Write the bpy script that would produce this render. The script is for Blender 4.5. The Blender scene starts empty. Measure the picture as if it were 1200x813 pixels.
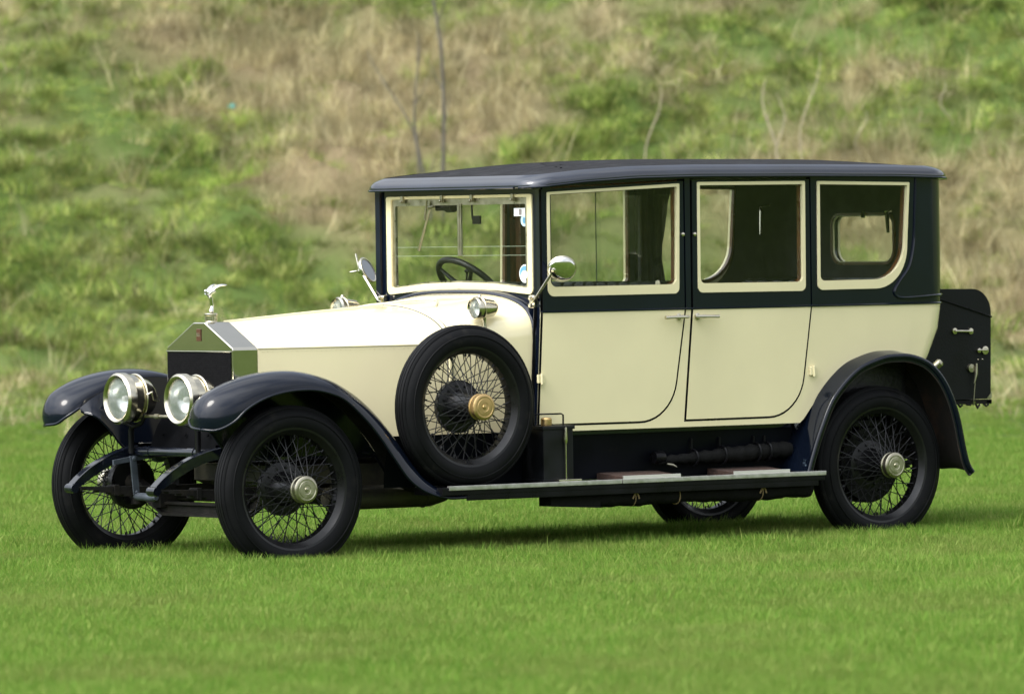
import bpy, bmesh, math, random
import numpy as np
from mathutils import Vector, Matrix
random.seed(7); rng = np.random.default_rng(11)
R = math.radians; PI = math.pi
scn = bpy.context.scene
COL = scn.collection

# ------------------------------------------------------------------ camera
cam_d = bpy.data.cameras.new('camera'); cam = bpy.data.objects.new('camera', cam_d); COL.objects.link(cam)
r_ = Vector((0.8084, -0.5885, -0.0146)); u_ = Vector((0.0218, 0.0053, 0.9997)); f_ = Vector((0.5883, 0.8085, -0.0171))
r_ = (r_ - f_ * r_.dot(f_)).normalized(); f_.normalize(); u_ = r_.cross(f_).normalized()
M = Matrix((( r_.x, u_.x, -f_.x, -18.5581), (r_.y, u_.y, -f_.y, -28.0961), (r_.z, u_.z, -f_.z, 1.6417), (0, 0, 0, 1)))
cam.matrix_world = M
cam_d.sensor_fit = 'HORIZONTAL'; cam_d.sensor_width = 36; cam_d.lens = 7988.04 * 36 / 1200
cam_d.clip_start = 0.5; cam_d.clip_end = 3000
cam_d.dof.use_dof = True; cam_d.dof.focus_distance = 34.2; cam_d.dof.aperture_fstop = 3.8
scn.camera = cam

# ------------------------------------------------------------------ sky and sun (hazy bright day)
FW = Vector((0.5883, 0.8086, 0)); RT = Vector((0.8086, -0.5883, 0))      # away from / to the right of the viewpoint
to_sun = (-RT * 0.62 - FW * 0.42); to_sun.normalize()
SUN_EL = R(52)
sd = Vector((to_sun.x * math.cos(SUN_EL), to_sun.y * math.cos(SUN_EL), math.sin(SUN_EL)))
w = bpy.data.worlds.new('World'); scn.world = w; w.use_nodes = True
nt = w.node_tree; nt.nodes.clear()
sky = nt.nodes.new('ShaderNodeTexSky'); sky.sky_type = 'NISHITA'; sky.sun_disc = False
sky.sun_elevation = SUN_EL; sky.sun_rotation = math.atan2(to_sun.x, to_sun.y); sky.dust_density = 2.5
tc = nt.nodes.new('ShaderNodeTexCoord'); mp = nt.nodes.new('ShaderNodeMapping'); mp.inputs['Scale'].default_value = (1, 1, 2.2)
no = nt.nodes.new('ShaderNodeTexNoise'); no.inputs['Scale'].default_value = 2.3; no.inputs['Detail'].default_value = 6
rp = nt.nodes.new('ShaderNodeValToRGB'); rp.color_ramp.elements[0].position = .36; rp.color_ramp.elements[1].position = .62
rp.color_ramp.elements[0].color = (.35, .35, .35, 1); rp.color_ramp.elements[1].color = (.95, .95, .95, 1)
mx = nt.nodes.new('ShaderNodeMix'); mx.data_type = 'RGBA'; mx.inputs['B'].default_value = (10.5, 10.8, 11.2, 1)
bg = nt.nodes.new('ShaderNodeBackground'); bg.inputs['Strength'].default_value = 0.085
ow = nt.nodes.new('ShaderNodeOutputWorld')
L = nt.links.new
L(tc.outputs['Generated'], mp.inputs['Vector']); L(mp.outputs[0], no.inputs['Vector']); L(no.outputs['Fac'], rp.inputs['Fac'])
L(rp.outputs['Color'], mx.inputs['Factor']); L(sky.outputs[0], mx.inputs['A']); dt = nt.nodes.new('ShaderNodeVectorMath'); dt.operation = 'DOT_PRODUCT'; dt.inputs[1].default_value = sd; nm = nt.nodes.new('ShaderNodeVectorMath'); nm.operation = 'NORMALIZE'
L(tc.outputs['Generated'], nm.inputs[0]); L(nm.outputs[0], dt.inputs[0])                     # bright haze round the sun
c0 = nt.nodes.new('ShaderNodeMath'); c0.operation = 'MAXIMUM'; c0.inputs[1].default_value = 0; c1 = nt.nodes.new('ShaderNodeMath'); c1.operation = 'POWER'; c1.inputs[1].default_value = 3
c2 = nt.nodes.new('ShaderNodeMath'); c2.operation = 'MULTIPLY_ADD'; c2.inputs[1].default_value = 2.6; c2.inputs[2].default_value = .80
L(dt.outputs['Value'], c0.inputs[0]); L(c0.outputs[0], c1.inputs[0]); L(c1.outputs[0], c2.inputs[0])
vs = nt.nodes.new('ShaderNodeVectorMath'); vs.operation = 'SCALE'; L(mx.outputs['Result'], vs.inputs[0]); L(c2.outputs[0], vs.inputs['Scale'])
L(vs.outputs[0], bg.inputs['Color']); L(bg.outputs[0], ow.inputs[0])
sl = bpy.data.lights.new('sun', 'SUN'); sl.energy = 1.5; sl.angle = R(22); sl.color = (1, .955, .87)
so = bpy.data.objects.new('sun', sl); COL.objects.link(so); so.rotation_euler = sd.to_track_quat('Z', 'Y').to_euler(); so.location = (0, 0, 30)
scn.view_settings.view_transform = 'Standard'; scn.view_settings.look = 'None'; scn.view_settings.gamma = 1
scn.view_settings.use_curve_mapping = False; scn.view_settings.exposure = 0.93
scn.cycles.use_adaptive_sampling = False

# ------------------------------------------------------------------ materials
def nd(t, typ, **kw):
    n = t.nodes.new(typ)
    for k, v in kw.items(): setattr(n, k, v)
    return n
def mat(name, col, rough=.5, metal=0., coat=0., spec=.5, noise=None, bump=None, tint=None, sheen=0):
    """Principled; noise=(scale, amount) varies colour, tint=(colour, scale, lo, hi) mixes a second colour in patches, bump=(scale, strength)."""
    m = bpy.data.materials.new(name); m.use_nodes = True; t = m.node_tree; b = t.nodes['Principled BSDF']
    b.inputs['Base Color'].default_value = (*col, 1); b.inputs['Roughness'].default_value = rough; b.inputs['Metallic'].default_value = metal
    b.inputs['Coat Weight'].default_value = coat; b.inputs['Coat Roughness'].default_value = .04; b.inputs['Specular IOR Level'].default_value = spec
    b.inputs['Sheen Weight'].default_value = sheen
    co = nd(t, 'ShaderNodeTexCoord'); out = None
    if noise:
        n = nd(t, 'ShaderNodeTexNoise'); n.inputs['Scale'].default_value = noise[0]; n.inputs['Detail'].default_value = 5
        t.links.new(co.outputs['Object'], n.inputs['Vector'])
        h = nd(t, 'ShaderNodeHueSaturation'); h.inputs['Color'].default_value = (*col, 1)
        mr = nd(t, 'ShaderNodeMapRange'); mr.inputs['From Min'].default_value = .3; mr.inputs['From Max'].default_value = .7
        mr.inputs['To Min'].default_value = 1 - noise[1]; mr.inputs['To Max'].default_value = 1 + noise[1]
        t.links.new(n.outputs['Fac'], mr.inputs['Value']); t.links.new(mr.outputs[0], h.inputs['Value'])
        out = h.outputs[0]
        mr2 = nd(t, 'ShaderNodeMapRange'); mr2.inputs['From Min'].default_value = .3; mr2.inputs['From Max'].default_value = .7
        mr2.inputs['To Min'].default_value = max(rough * .75, .02); mr2.inputs['To Max'].default_value = rough * 1.3
        t.links.new(n.outputs['Fac'], mr2.inputs['Value']); t.links.new(mr2.outputs[0], b.inputs['Roughness'])
    if tint:
        n = nd(t, 'ShaderNodeTexNoise'); n.inputs['Scale'].default_value = tint[1]; n.inputs['Detail'].default_value = 8; n.inputs['Roughness'].default_value = .65
        t.links.new(co.outputs['Object'], n.inputs['Vector'])
        mr = nd(t, 'ShaderNodeMapRange'); mr.inputs['From Min'].default_value = tint[2]; mr.inputs['From Max'].default_value = tint[3]
        t.links.new(n.outputs['Fac'], mr.inputs['Value'])
        mm = nd(t, 'ShaderNodeMix', data_type='RGBA'); mm.inputs['A'].default_value = (*col, 1); mm.inputs['B'].default_value = (*tint[0], 1)
        if out: t.links.new(out, mm.inputs['A'])
        t.links.new(mr.outputs[0], mm.inputs['Factor']); out = mm.outputs['Result']
    if out: t.links.new(out, b.inputs['Base Color'])
    if bump:
        n = nd(t, 'ShaderNodeTexNoise'); n.inputs['Scale'].default_value = bump[0]; n.inputs['Detail'].default_value = 4
        t.links.new(co.outputs['Object'], n.inputs['Vector'])
        bp = nd(t, 'ShaderNodeBump'); bp.inputs['Strength'].default_value = bump[1]; bp.inputs['Distance'].default_value = .01
        t.links.new(n.outputs['Fac'], bp.inputs['Height']); t.links.new(bp.outputs[0], b.inputs['Normal'])
        if coat: t.links.new(bp.outputs[0], b.inputs['Coat Normal'])
    return m
CREAM = mat('cream_paint', (.755, .675, .425), .09, spec=.6, coat=.35, noise=(2.2, .04), bump=(4, .035))
NAVY = mat('navy_paint', (.0028, .0052, .0130), .085, spec=.55, noise=(3, .25), bump=(6, .03))
NAVYW = mat('worn_navy_paint', (.0028, .0048, .0105), .13, spec=.36, noise=(3, .3), bump=(8, .05), tint=((.08, .11, .14), 14, .66, .74))
NAVYG = mat('navy_wing_paint', (.0026, .0044, .0098), .12, spec=.34, noise=(3, .2), bump=(7, .05), tint=((.09, .10, .12), 55, .755, .80))
ROOFN = mat('roof_navy_paint', (.007, .010, .019), .15, spec=.85, coat=.2, noise=(4, .25), bump=(7, .05))  # roof edge: paler, more reflective navy than the body
BLACK = mat('black_enamel', (.005, .005, .0058), .32, spec=.16, noise=(8, .3), tint=((.018, .016, .013), 12, .62, .9))
DIRTY = mat('dirty_underside', (.009, .0085, .008), .65, spec=.2, noise=(9, .4), tint=((.035, .028, .02), 7, .5, .8), bump=(30, .15))
RUST = mat('rusty_underside', (.014, .011, .009), .75, tint=((.06, .03, .017), 6, .5, .75), bump=(30, .2))
NICKEL = mat('nickel_plate', (.58, .54, .43), .20, 1., noise=(14, .05))
CHROME = mat('silver_plate', (.76, .75, .71), .07, 1.)
SHELL = mat('polished_shell', (.54, .52, .45), .10, 1., noise=(5, .04))
BRASS = mat('brass', (.55, .38, .17), .40, 1., noise=(22, .12))
OLDNICK = mat('dull_nickel', (.40, .375, .28), .34, 1., noise=(25, .18))
RUBBER = mat('tyre_rubber', (.0055, .0057, .0063), .55, spec=.10, noise=(6, .25), tint=((.028, .026, .022), 9, .6, .9), bump=(60, .05))
WHEELB = mat('black_wheel_paint', (.006, .006, .0065), .32, spec=.35, noise=(15, .3))
SPOKE = mat('black_spoke_wire', (.008, .008, .009), .42, spec=.35)
ROOFM = mat('black_roof_fabric', (.011, .011, .013), .8, spec=.15, noise=(18, .4), bump=(150, .3), tint=((.026, .026, .03), 4, .5, .8))
CLOTH = mat('green_grey_cloth', (.056, .051, .056), .95, spec=.1, noise=(9, .25), bump=(200, .15), sheen=.1)
WOOD = mat('varnished_wood', (.115, .042, .014), .3, coat=.3, noise=(8, .3))
LEATHER = mat('black_leather', (.009, .009, .010), .42, spec=.4, noise=(12, .3), bump=(60, .3))
CANVAS = mat('black_canvas', (.007, .007, .0068), .8, spec=.12, noise=(10, .35), bump=(45, .5))
MATBR = mat('brown_coir_mat', (.055, .030, .021), .95, noise=(60, .4), bump=(220, .6))
ALU = mat('aluminium_strip', (.50, .49, .46), .38, .85, noise=(30, .15))
OLIVE = mat('oily_undertray', (.040, .037, .022), .5, .2, noise=(7, .4), tint=((.012, .012, .01), 5, .45, .65))
IVORY = mat('ivory_knob', (.62, .56, .40), .4)
STRING = mat('tan_string', (.30, .21, .11), .9)
def glass_mat():
    m = bpy.data.materials.new('window_glass'); m.use_nodes = True; t = m.node_tree; t.nodes.clear()
    o = nd(t, 'ShaderNodeOutputMaterial'); mxs = nd(t, 'ShaderNodeMixShader'); tr = nd(t, 'ShaderNodeBsdfTransparent'); gl = nd(t, 'ShaderNodeBsdfGlossy')
    tr.inputs[0].default_value = (.955, .97, .955, 1); gl.inputs['Roughness'].default_value = .015
    lw = nd(t, 'ShaderNodeLayerWeight'); lw.inputs['Blend'].default_value = .5; pw = nd(t, 'ShaderNodeMath', operation='POWER'); pw.inputs[1].default_value = 5
    fr = nd(t, 'ShaderNodeMapRange'); fr.inputs['To Min'].default_value = .032; fr.inputs['To Max'].default_value = .55      # Schlick: faint mirror, stronger at a glance
    t.links.new(lw.outputs['Facing'], pw.inputs[0]); t.links.new(pw.outputs[0], fr.inputs['Value']); t.links.new(fr.outputs[0], mxs.inputs[0]); t.links.new(tr.outputs[0], mxs.inputs[1]); t.links.new(gl.outputs[0], mxs.inputs[2]); t.links.new(mxs.outputs[0], o.inputs[0])
    return m
GLASS = glass_mat()
DULLN = mat('dull_navy_paint', (.0025, .0032, .0055), .5, spec=.12, noise=(4, .3), tint=((.02, .018, .014), 6, .6, .9))
def lens_mat():
    m = bpy.data.materials.new('frosted_lens'); m.use_nodes = True; t = m.node_tree; b = t.nodes['Principled BSDF']; o = t.nodes['Material Output']
    b.inputs['Base Color'].default_value = (.30, .34, .31, 1); b.inputs['Roughness'].default_value = .10; tr = nd(t, 'ShaderNodeBsdfTransparent'); mxs = nd(t, 'ShaderNodeMixShader'); mxs.inputs[0].default_value = .22
    t.links.new(tr.outputs[0], mxs.inputs[1]); t.links.new(b.outputs[0], mxs.inputs[2]); t.links.new(mxs.outputs[0], o.inputs[0]); return m
LENS = lens_mat(); REFL = mat('silvered_reflector', (.62, .64, .60), .20, 1.)
def core_mat():
    m = mat('radiator_core', (.002, .002, .0025), .7, spec=.02); t = m.node_tree; b = t.nodes['Principled BSDF']
    co = nd(t, 'ShaderNodeTexCoord'); br = nd(t, 'ShaderNodeTexBrick'); br.offset = .5
    br.inputs['Scale'].default_value = 1.0; br.inputs['Brick Width'].default_value = .013; br.inputs['Row Height'].default_value = .009; br.inputs['Mortar Size'].default_value = .0016
    br.inputs['Color1'].default_value = (.004, .004, .004, 1); br.inputs['Color2'].default_value = (.008, .008, .008, 1); br.inputs['Mortar'].default_value = (.009, .009, .010, 1)
    sp = nd(t, 'ShaderNodeSeparateXYZ'); cb = nd(t, 'ShaderNodeCombineXYZ')
    t.links.new(co.outputs['Object'], sp.inputs[0]); t.links.new(sp.outputs['Y'], cb.inputs['X']); t.links.new(sp.outputs['Z'], cb.inputs['Y'])
    t.links.new(cb.outputs[0], br.inputs['Vector']); t.links.new(br.outputs['Color'], b.inputs['Base Color'])
    return m
CORE = core_mat()
def plain(name, col, rough=.6): return mat(name, col, rough)

# ------------------------------------------------------------------ mesh helpers
def mesh(name, V, Fc, m, parent=None, mi=None, ang=35, label=None):
    me = bpy.data.meshes.new(name); me.from_pydata([tuple(v) for v in V], [], [tuple(q) for q in Fc])
    for q in (m if isinstance(m, (list, tuple)) else [m]): me.materials.append(q)
    if mi is not None:
        for p, k in zip(me.polygons, mi): p.material_index = k
    bm = bmesh.new(); bm.from_mesh(me); bmesh.ops.recalc_face_normals(bm, faces=bm.faces); bm.to_mesh(me); bm.free()
    me.shade_smooth(); me.set_sharp_from_angle(angle=R(ang))
    o = bpy.data.objects.new(name, me); COL.objects.link(o)
    if parent: o.parent = parent
    if label: o['label'] = label
    if len(V) < 3000: wn = o.modifiers.new('face_weighting', 'WEIGHTED_NORMAL'); wn.keep_sharp = True
    return o
class MB:
    """Collects pieces of one part and links them as one mesh."""
    def __init__(s): s.V = []; s.F = []; s.mi = []; s.k = 0
    def add(s, V, Fc, k=None):
        b = len(s.V); s.V += [tuple(v) for v in V]; s.F += [tuple(i + b for i in q) for q in Fc]; s.mi += [s.k if k is None else k] * len(Fc); return s
    def loft(s, rings, closed=True, caps=True, k=None):
        n = len(rings[0]); V = [p for r in rings for p in r]; Fc = []
        for i in range(len(rings) - 1):
            for j in range(n if closed else n - 1):
                a = i * n + j; b = i * n + (j + 1) % n; Fc.append((a, b, b + n, a + n))
        if closed and caps:
            Fc.append(tuple(range(n))[::-1]); Fc.append(tuple(range((len(rings) - 1) * n, len(rings) * n)))
        return s.add(V, Fc, k)
    def lathe(s, prof, c=(0, 0, 0), ax=(0, 1, 0), n=32, k=None):
        """prof = [(radius, height along axis)]"""
        ax = Vector(ax).normalized(); a = ax.orthogonal().normalized(); b = ax.cross(a); c = Vector(c)
        rings = []
        for rr, h in prof:
            rr = max(rr, 1e-4); rings.append([c + ax * h + (a * math.cos(2*PI*i/n) + b * math.sin(2*PI*i/n)) * rr for i in range(n)])
        return s.loft(rings, True, prof[0][0] > 0 or True, k)
    def tube(s, pts, r, n=8, k=None, caps=True):
        P = [Vector(p) for p in pts]; rs = r if isinstance(r, (list, tuple)) else [r] * len(P); rings = []
        T = [(P[min(i+1, len(P)-1)] - P[max(i-1, 0)]).normalized() for i in range(len(P))]
        a = T[0].orthogonal().normalized()
        for i, p in enumerate(P):
            a = (a - T[i] * a.dot(T[i])).normalized(); b = T[i].cross(a)
            rings.append([p + (a * math.cos(2*PI*j/n) + b * math.sin(2*PI*j/n)) * rs[i] for j in range(n)])
        return s.loft(rings, True, caps, k)
    def ring(s, c, ax, R0, r0, n=40, m=10, k=None):
        ax = Vector(ax).normalized(); a = ax.orthogonal().normalized(); b = ax.cross(a); c = Vector(c); V = []; Fc = []
        for i in range(n):
            d = a * math.cos(2*PI*i/n) + b * math.sin(2*PI*i/n)
            for j in range(m): V.append(c + d * (R0 + r0 * math.cos(2*PI*j/m)) + ax * r0 * math.sin(2*PI*j/m))
        for i in range(n):
            for j in range(m): Fc.append((i*m+j, ((i+1) % n)*m+j, ((i+1) % n)*m+(j+1) % m, i*m+(j+1) % m))
        return s.add(V, Fc, k)
    def box(s, lo, hi, bev=.004, k=None, rot=None, c=None):
        bm = bmesh.new(); bmesh.ops.create_cube(bm, size=1)
        d = [hi[i]-lo[i] for i in range(3)]; ce = [(hi[i]+lo[i])/2 for i in range(3)]
        for v in bm.verts: v.co = Vector([v.co[i]*d[i] for i in range(3)])
        if bev: bmesh.ops.bevel(bm, geom=bm.edges[:], offset=min(bev, min(d)*.45), segments=2, affect='EDGES', profile=.6)
        bm.verts.index_update(); Mr = rot if rot else Matrix.Identity(3)
        V = [Mr @ v.co + Vector(ce) for v in bm.verts]; Fc = [[v.index for v in q.verts] for q in bm.faces]; bm.free()
        return s.add(V, Fc, k)
    def build(s, name, m, parent=None, ang=35, label=None): return mesh(name, s.V, s.F, m, parent, s.mi, ang, label)
    def mirror(s):
        q = MB(); q.V = [(v[0], -v[1], v[2]) for v in s.V]; q.F = [tuple(reversed(x)) for x in s.F]; q.mi = list(s.mi); return q
def empty(name, loc, label, cat, group=None):
    o = bpy.data.objects.new(name, None); COL.objects.link(o); o.location = loc; o['label'] = label; o['category'] = cat; o.empty_display_size = .2
    if group: o['group'] = group
    return o
def tag(o, label=None, cat=None, group=None, kind=None):
    for k, v in (('label', label), ('category', cat), ('group', group), ('kind', kind)):
        if v: o[k] = v
    return o
def lerp_tab(tab, x):
    xs = [t[0] for t in tab]; return float(np.interp(x, xs, [t[1] for t in tab]))
def catmull(P, n):
    P = np.array(P, float); out = []
    Q = np.vstack([2*P[0]-P[1], P, 2*P[-1]-P[-2]])
    for i in range(1, len(Q)-2):
        p0, p1, p2, p3 = Q[i-1:i+3]
        for t in np.linspace(0, 1, n, endpoint=False):
            out.append(.5*((2*p1)+(-p0+p2)*t+(2*p0-5*p1+4*p2-p3)*t*t+(-p0+3*p1-3*p2+p3)*t**3))
    out.append(P[-1]); return np.array(out)
def rpoly(pts, n=7):
    """polygon with rounded corners: pts = [(x, z, radius)]"""
    out = []; N = len(pts)
    for i in range(N):
        p = Vector(pts[i][:2]); a = Vector(pts[i-1][:2]); b = Vector(pts[(i+1) % N][:2]); r0 = pts[i][2]
        if r0 <= 0: out.append(tuple(p)); continue
        da = (a-p); db = (b-p); la, lb = da.length, db.length; da /= la; db /= lb
        th = math.acos(max(-1, min(1, da.dot(db)))); d = min(r0/math.tan(th/2), la*.49 if la < 3*r0 else la, lb*.99); rr = d*math.tan(th/2)
        c = p + (da+db).normalized()*(rr/math.sin(th/2)); s = p+da*d-c; e = p+db*d-c
        a0 = math.atan2(s.y, s.x); a1 = math.atan2(e.y, e.x)
        while a1-a0 > PI: a1 -= 2*PI
        while a1-a0 < -PI: a1 += 2*PI
        for k in range(n+1):
            q = a0+(a1-a0)*k/n; out.append((c.x+rr*math.cos(q), c.y+rr*math.sin(q)))
    return out
def panel(name, outer, holes, t, mp, m, parent=None, cuts=(), hcuts=(), front=0., midx=None, ang=28, label=None):
    """flat outline with holes -> solid sheet of thickness t, mapped by mp(u, depth, z). front offsets outwards.
       material slots: 0 outer face, 1 inner face (if given), 2 rim; midx(u,z)->slot for outer faces"""
    bm = bmesh.new(); edges = []
    for loop in [outer] + list(holes):
        vs = [bm.verts.new((a, 0, b)) for a, b in loop]
        for i in range(len(vs)): edges.append(bm.edges.new((vs[i], vs[(i+1) % len(vs)])))
    bmesh.ops.triangle_fill(bm, use_beauty=True, use_dissolve=False, edges=edges, normal=(0, -1, 0))
    for x in cuts: bmesh.ops.bisect_plane(bm, geom=bm.verts[:]+bm.edges[:]+bm.faces[:], plane_co=(x, 0, 0), plane_no=(1, 0, 0), dist=1e-6)
    for z in hcuts: bmesh.ops.bisect_plane(bm, geom=bm.verts[:]+bm.edges[:]+bm.faces[:], plane_co=(0, 0, z), plane_no=(0, 0, 1), dist=1e-6)
    bmesh.ops.recalc_face_normals(bm, faces=bm.faces)
    for q in bm.faces:
        if q.normal.y > 0: q.normal_flip()
    src = bm.faces[:]; nF = len(src); nm = len(m) if isinstance(m, (list, tuple)) else 1
    ret = bmesh.ops.extrude_face_region(bm, geom=src, use_keep_orig=True)
    newv = [g for g in ret['geom'] if isinstance(g, bmesh.types.BMVert)]; newf = [g for g in ret['geom'] if isinstance(g, bmesh.types.BMFace)]
    for v in newv: v.co.y = t
    fs = set(src); fn = set(newf)
    for q in bm.faces:
        c = q.calc_center_median()
        if q in fs: q.material_index = midx(c.x, c.z) if midx else 0
        elif q in fn: q.material_index = min(1, nm-1)
        else: q.material_index = min(2, nm-1) if nm > 2 else 0
    for v in bm.verts: v.co = Vector(mp(v.co.x, front - v.co.y, v.co.z))
    bmesh.ops.recalc_face_normals(bm, faces=bm.faces)
    me = bpy.data.meshes.new(name); bm.to_mesh(me); bm.free()
    for q in (m if isinstance(m, (list, tuple)) else [m]): me.materials.append(q)
    me.shade_smooth(); me.set_sharp_from_angle(angle=R(ang))
    o = bpy.data.objects.new(name, me); COL.objects.link(o); wn = o.modifiers.new('face_weighting', 'WEIGHTED_NORMAL'); wn.keep_sharp = True
    if parent: o.parent = parent
    if label: o['label'] = label
    return o

# ================================================================== ground
def vnoise(x, y, seed=0):
    """smooth value noise in 0..1, vectorised"""
    xi = np.floor(x).astype(np.int64); yi = np.floor(y).astype(np.int64); fx = x-xi; fy = y-yi; fx = fx*fx*(3-2*fx); fy = fy*fy*(3-2*fy)
    def h(a, b):
        n = (a*374761393+b*668265263+seed*974711) & 0x7fffffff; n = ((n ^ (n >> 13))*1274126177) & 0x7fffffff; return ((n ^ (n >> 16)) & 0xffff)/65535.
    return (h(xi, yi)*(1-fx)+h(xi+1, yi)*fx)*(1-fy)+(h(xi, yi+1)*(1-fx)+h(xi+1, yi+1)*fx)*fy
def fbm(x, y, seed=0, o=4):
    v = 0; a = .5; t = 0
    for k in range(o): v = v+a*vnoise(x*2**k, y*2**k, seed+k*17); t += a; a *= .55
    return v/t
def foot(s): return 22.6-.12*np.clip(s-1, -12, 12)+2.4*(fbm(s*.16, s*0+3.3, 5, 2)-.5)
def bank(s, t):
    d = t-foot(s); q = np.where(d > 9, d, np.log1p(np.exp(np.clip(d*.62, -30, 12)))/.62); q = np.where(d > 9, d, q)
    return np.minimum(q, 26+.15*np.maximum(q-26, 0))*.55
def height(s, t):
    s = np.asarray(s, float); t = np.asarray(t, float); b = bank(s, t); m = np.clip(b/.5, 0, 1)
    near = np.exp(-(np.maximum(np.hypot(s, t)-4, 0)/4)**2)
    r_far = np.hypot(s, t+10); b2 = np.clip((r_far-62)/70, 0, 1); b2 = b2*b2*(3-2*b2)*13*np.clip((14-t)/20, 0, 1)  # b2: unseen distant rise round the viewpoint, added to darken reflections in the paint
    lump = (fbm(s*1.15, t*1.15, 9, 4)-.5)*.66+(fbm(s*.35, t*.35, 3, 2)-.5)*.55+(vnoise(s*2.6, t*2.6, 15)-.5)*.16
    return .050+(1-m)*(1-near)*(fbm(s*.22, t*.22, 21, 3)-.5)*.07+b+m*lump+b2*(.7+.6*fbm(s*.03, t*.03, 90, 3))
def wpt(s, t, z=None):
    s = np.asarray(s, float); t = np.asarray(t, float)
    if z is None: z = height(s, t)
    return np.stack([FW.x*t+RT.x*s, FW.y*t+RT.y*s, z], -1)
# straw-coloured drifts on the bank: (along, height, size along, size up, weight)
DRIFT = [(6.4, .22, 1.3, .16, .7), (-3.4, .25, .8, .15, .35), (-3.0, 3.6, 1.3, .35, .45), (-.9, 3.4, 1.4, .35, .6), (.5, 2.3, .7, .5, .7), (.6, 3.0, 1.5, .55, .9), (-.6, 1.95, .65, .26, 1.0), (.1, 2.05, .5, .25, .8), (1.2, 2.5, 1.0, .5, .7), (3.4, 2.6, 1.6, .35, .35), (6.1, 1.6, .8, .55, 1.1), (5.0, 2.9, 1.2, .25, .35), (2.2, 3.6, 1.1, .4, .55), (6.0, .9, .9, .35, 1.1), (-1.9, .95, .35, .15, .5), (2.0, 1.6, 1.4, .4, .6), (4.2, 1.7, 1.4, .5, .45), (7.5, 2.4, .8, .8, .6), (-5.5, 3.0, 1.2, .6, .7)]
LUSH = [(-1.4, 2.3, .55, .22, .9), (-.9, 1.75, .5, .2, .8), (-2.4, 1.4, 1.3, .5, .8), (-3.2, 2.4, 1.0, .4, .5), (-1.0, .9, 1.2, .35, .7), (0.2, 1.2, .6, .25, .7), (5.4, 2.4, .8, .22, .6), (4.0, 3.2, 1.3, .25, .5), (6.2, 3.3, .9, .3, .6), (2.6, 2.3, .5, .3, .5), (5.7, 3.5, .5, .25, .7)]
def dryness(s, t):
    h = bank(s, t); v = np.full(np.shape(s), .21)
    for a, b, c, d, w_ in DRIFT: v = v+w_*.62*np.exp(-((s-a)/c)**2-((h-b)/d)**2)
    for a, b, c, d, w_ in LUSH: v = v-w_*.55*np.exp(-((s-a)/c)**2-((h-b)/d)**2)
    v = v+(fbm(s*1.1+h*.5, h*2.4, 41, 4)-.5)*1.25+(fbm(s*3.4, t*3.4, 43, 3)-.5)*1.1
    return np.clip(v, 0, 1)*np.clip((h-.05)/.35, 0.12, 1)
def grid_axis(a, b, st, far0, far1):
    x = list(np.arange(a, b+1e-6, st)); k = st; v = b
    while v < far1: k *= 1.45; v = min(v+k, far1); x.append(v)
    k = st; v = a; pre = []
    while v > far0: k *= 1.45; v = max(v-k, far0); pre.append(v)
    return np.array(pre[::-1]+x)
SG = grid_axis(-12, 17, .24, -700, 700); TG = grid_axis(-14, 44, .24, -700, 500)
SS, TT = np.meshgrid(SG, TG); HH = height(SS, TT); PP = wpt(SS, TT, HH).reshape(-1, 3); DR = dryness(SS, TT).reshape(-1)
ni = len(SG); nj = len(TG); IDX = np.arange(ni*nj).reshape(nj, ni)
quads = np.stack([IDX[:-1, :-1], IDX[:-1, 1:], IDX[1:, 1:], IDX[1:, :-1]], -1).reshape(-1, 4)
qb = bank(SS, TT)[:-1, :-1].reshape(-1) > .10
def ground_mat(name, g1, g2, dryc, dark):
    m = bpy.data.materials.new(name); m.use_nodes = True; t = m.node_tree; b = t.nodes['Principled BSDF']; b.inputs['Roughness'].default_value = .95; b.inputs['Specular IOR Level'].default_value = .1
    ge = nd(t, 'ShaderNodeNewGeometry'); n1 = nd(t, 'ShaderNodeTexNoise'); n1.inputs['Scale'].default_value = 1.3; n1.inputs['Detail'].default_value = 8
    n2 = nd(t, 'ShaderNodeTexNoise'); n2.inputs['Scale'].default_value = 28; n2.inputs['Detail'].default_value = 4
    for n in (n1, n2): t.links.new(ge.outputs['Position'], n.inputs['Vector'])
    a = nd(t, 'ShaderNodeMix', data_type='RGBA'); a.inputs['A'].default_value = (*g1, 1); a.inputs['B'].default_value = (*g2, 1); t.links.new(n1.outputs['Fac'], a.inputs['Factor'])
    at = nd(t, 'ShaderNodeAttribute', attribute_name='dry'); c = nd(t, 'ShaderNodeMix', data_type='RGBA'); c.inputs['B'].default_value = (*dryc, 1)
    t.links.new(a.outputs['Result'], c.inputs['A']); t.links.new(at.outputs['Fac'], c.inputs['Factor'])
    d = nd(t, 'ShaderNodeMix', data_type='RGBA'); d.inputs['B'].default_value = (*dark, 1); mr = nd(t, 'ShaderNodeMapRange'); mr.inputs['From Min'].default_value = .5; mr.inputs['From Max'].default_value = .75; mr.inputs['To Max'].default_value = .6
    t.links.new(n2.outputs['Fac'], mr.inputs['Value']); t.links.new(mr.outputs[0], d.inputs['Factor']); t.links.new(c.outputs['Result'], d.inputs['A']); t.links.new(d.outputs['Result'], b.inputs['Base Color'])
    return m
LAWNM = ground_mat('lawn_turf', (.045, .075, .015), (.065, .095, .020), (.18, .15, .07), (.04, .07, .012))
BANKM = ground_mat('bank_turf', (.060, .105, .022), (.085, .115, .030), (.19, .15, .085), (.045, .045, .02))
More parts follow.
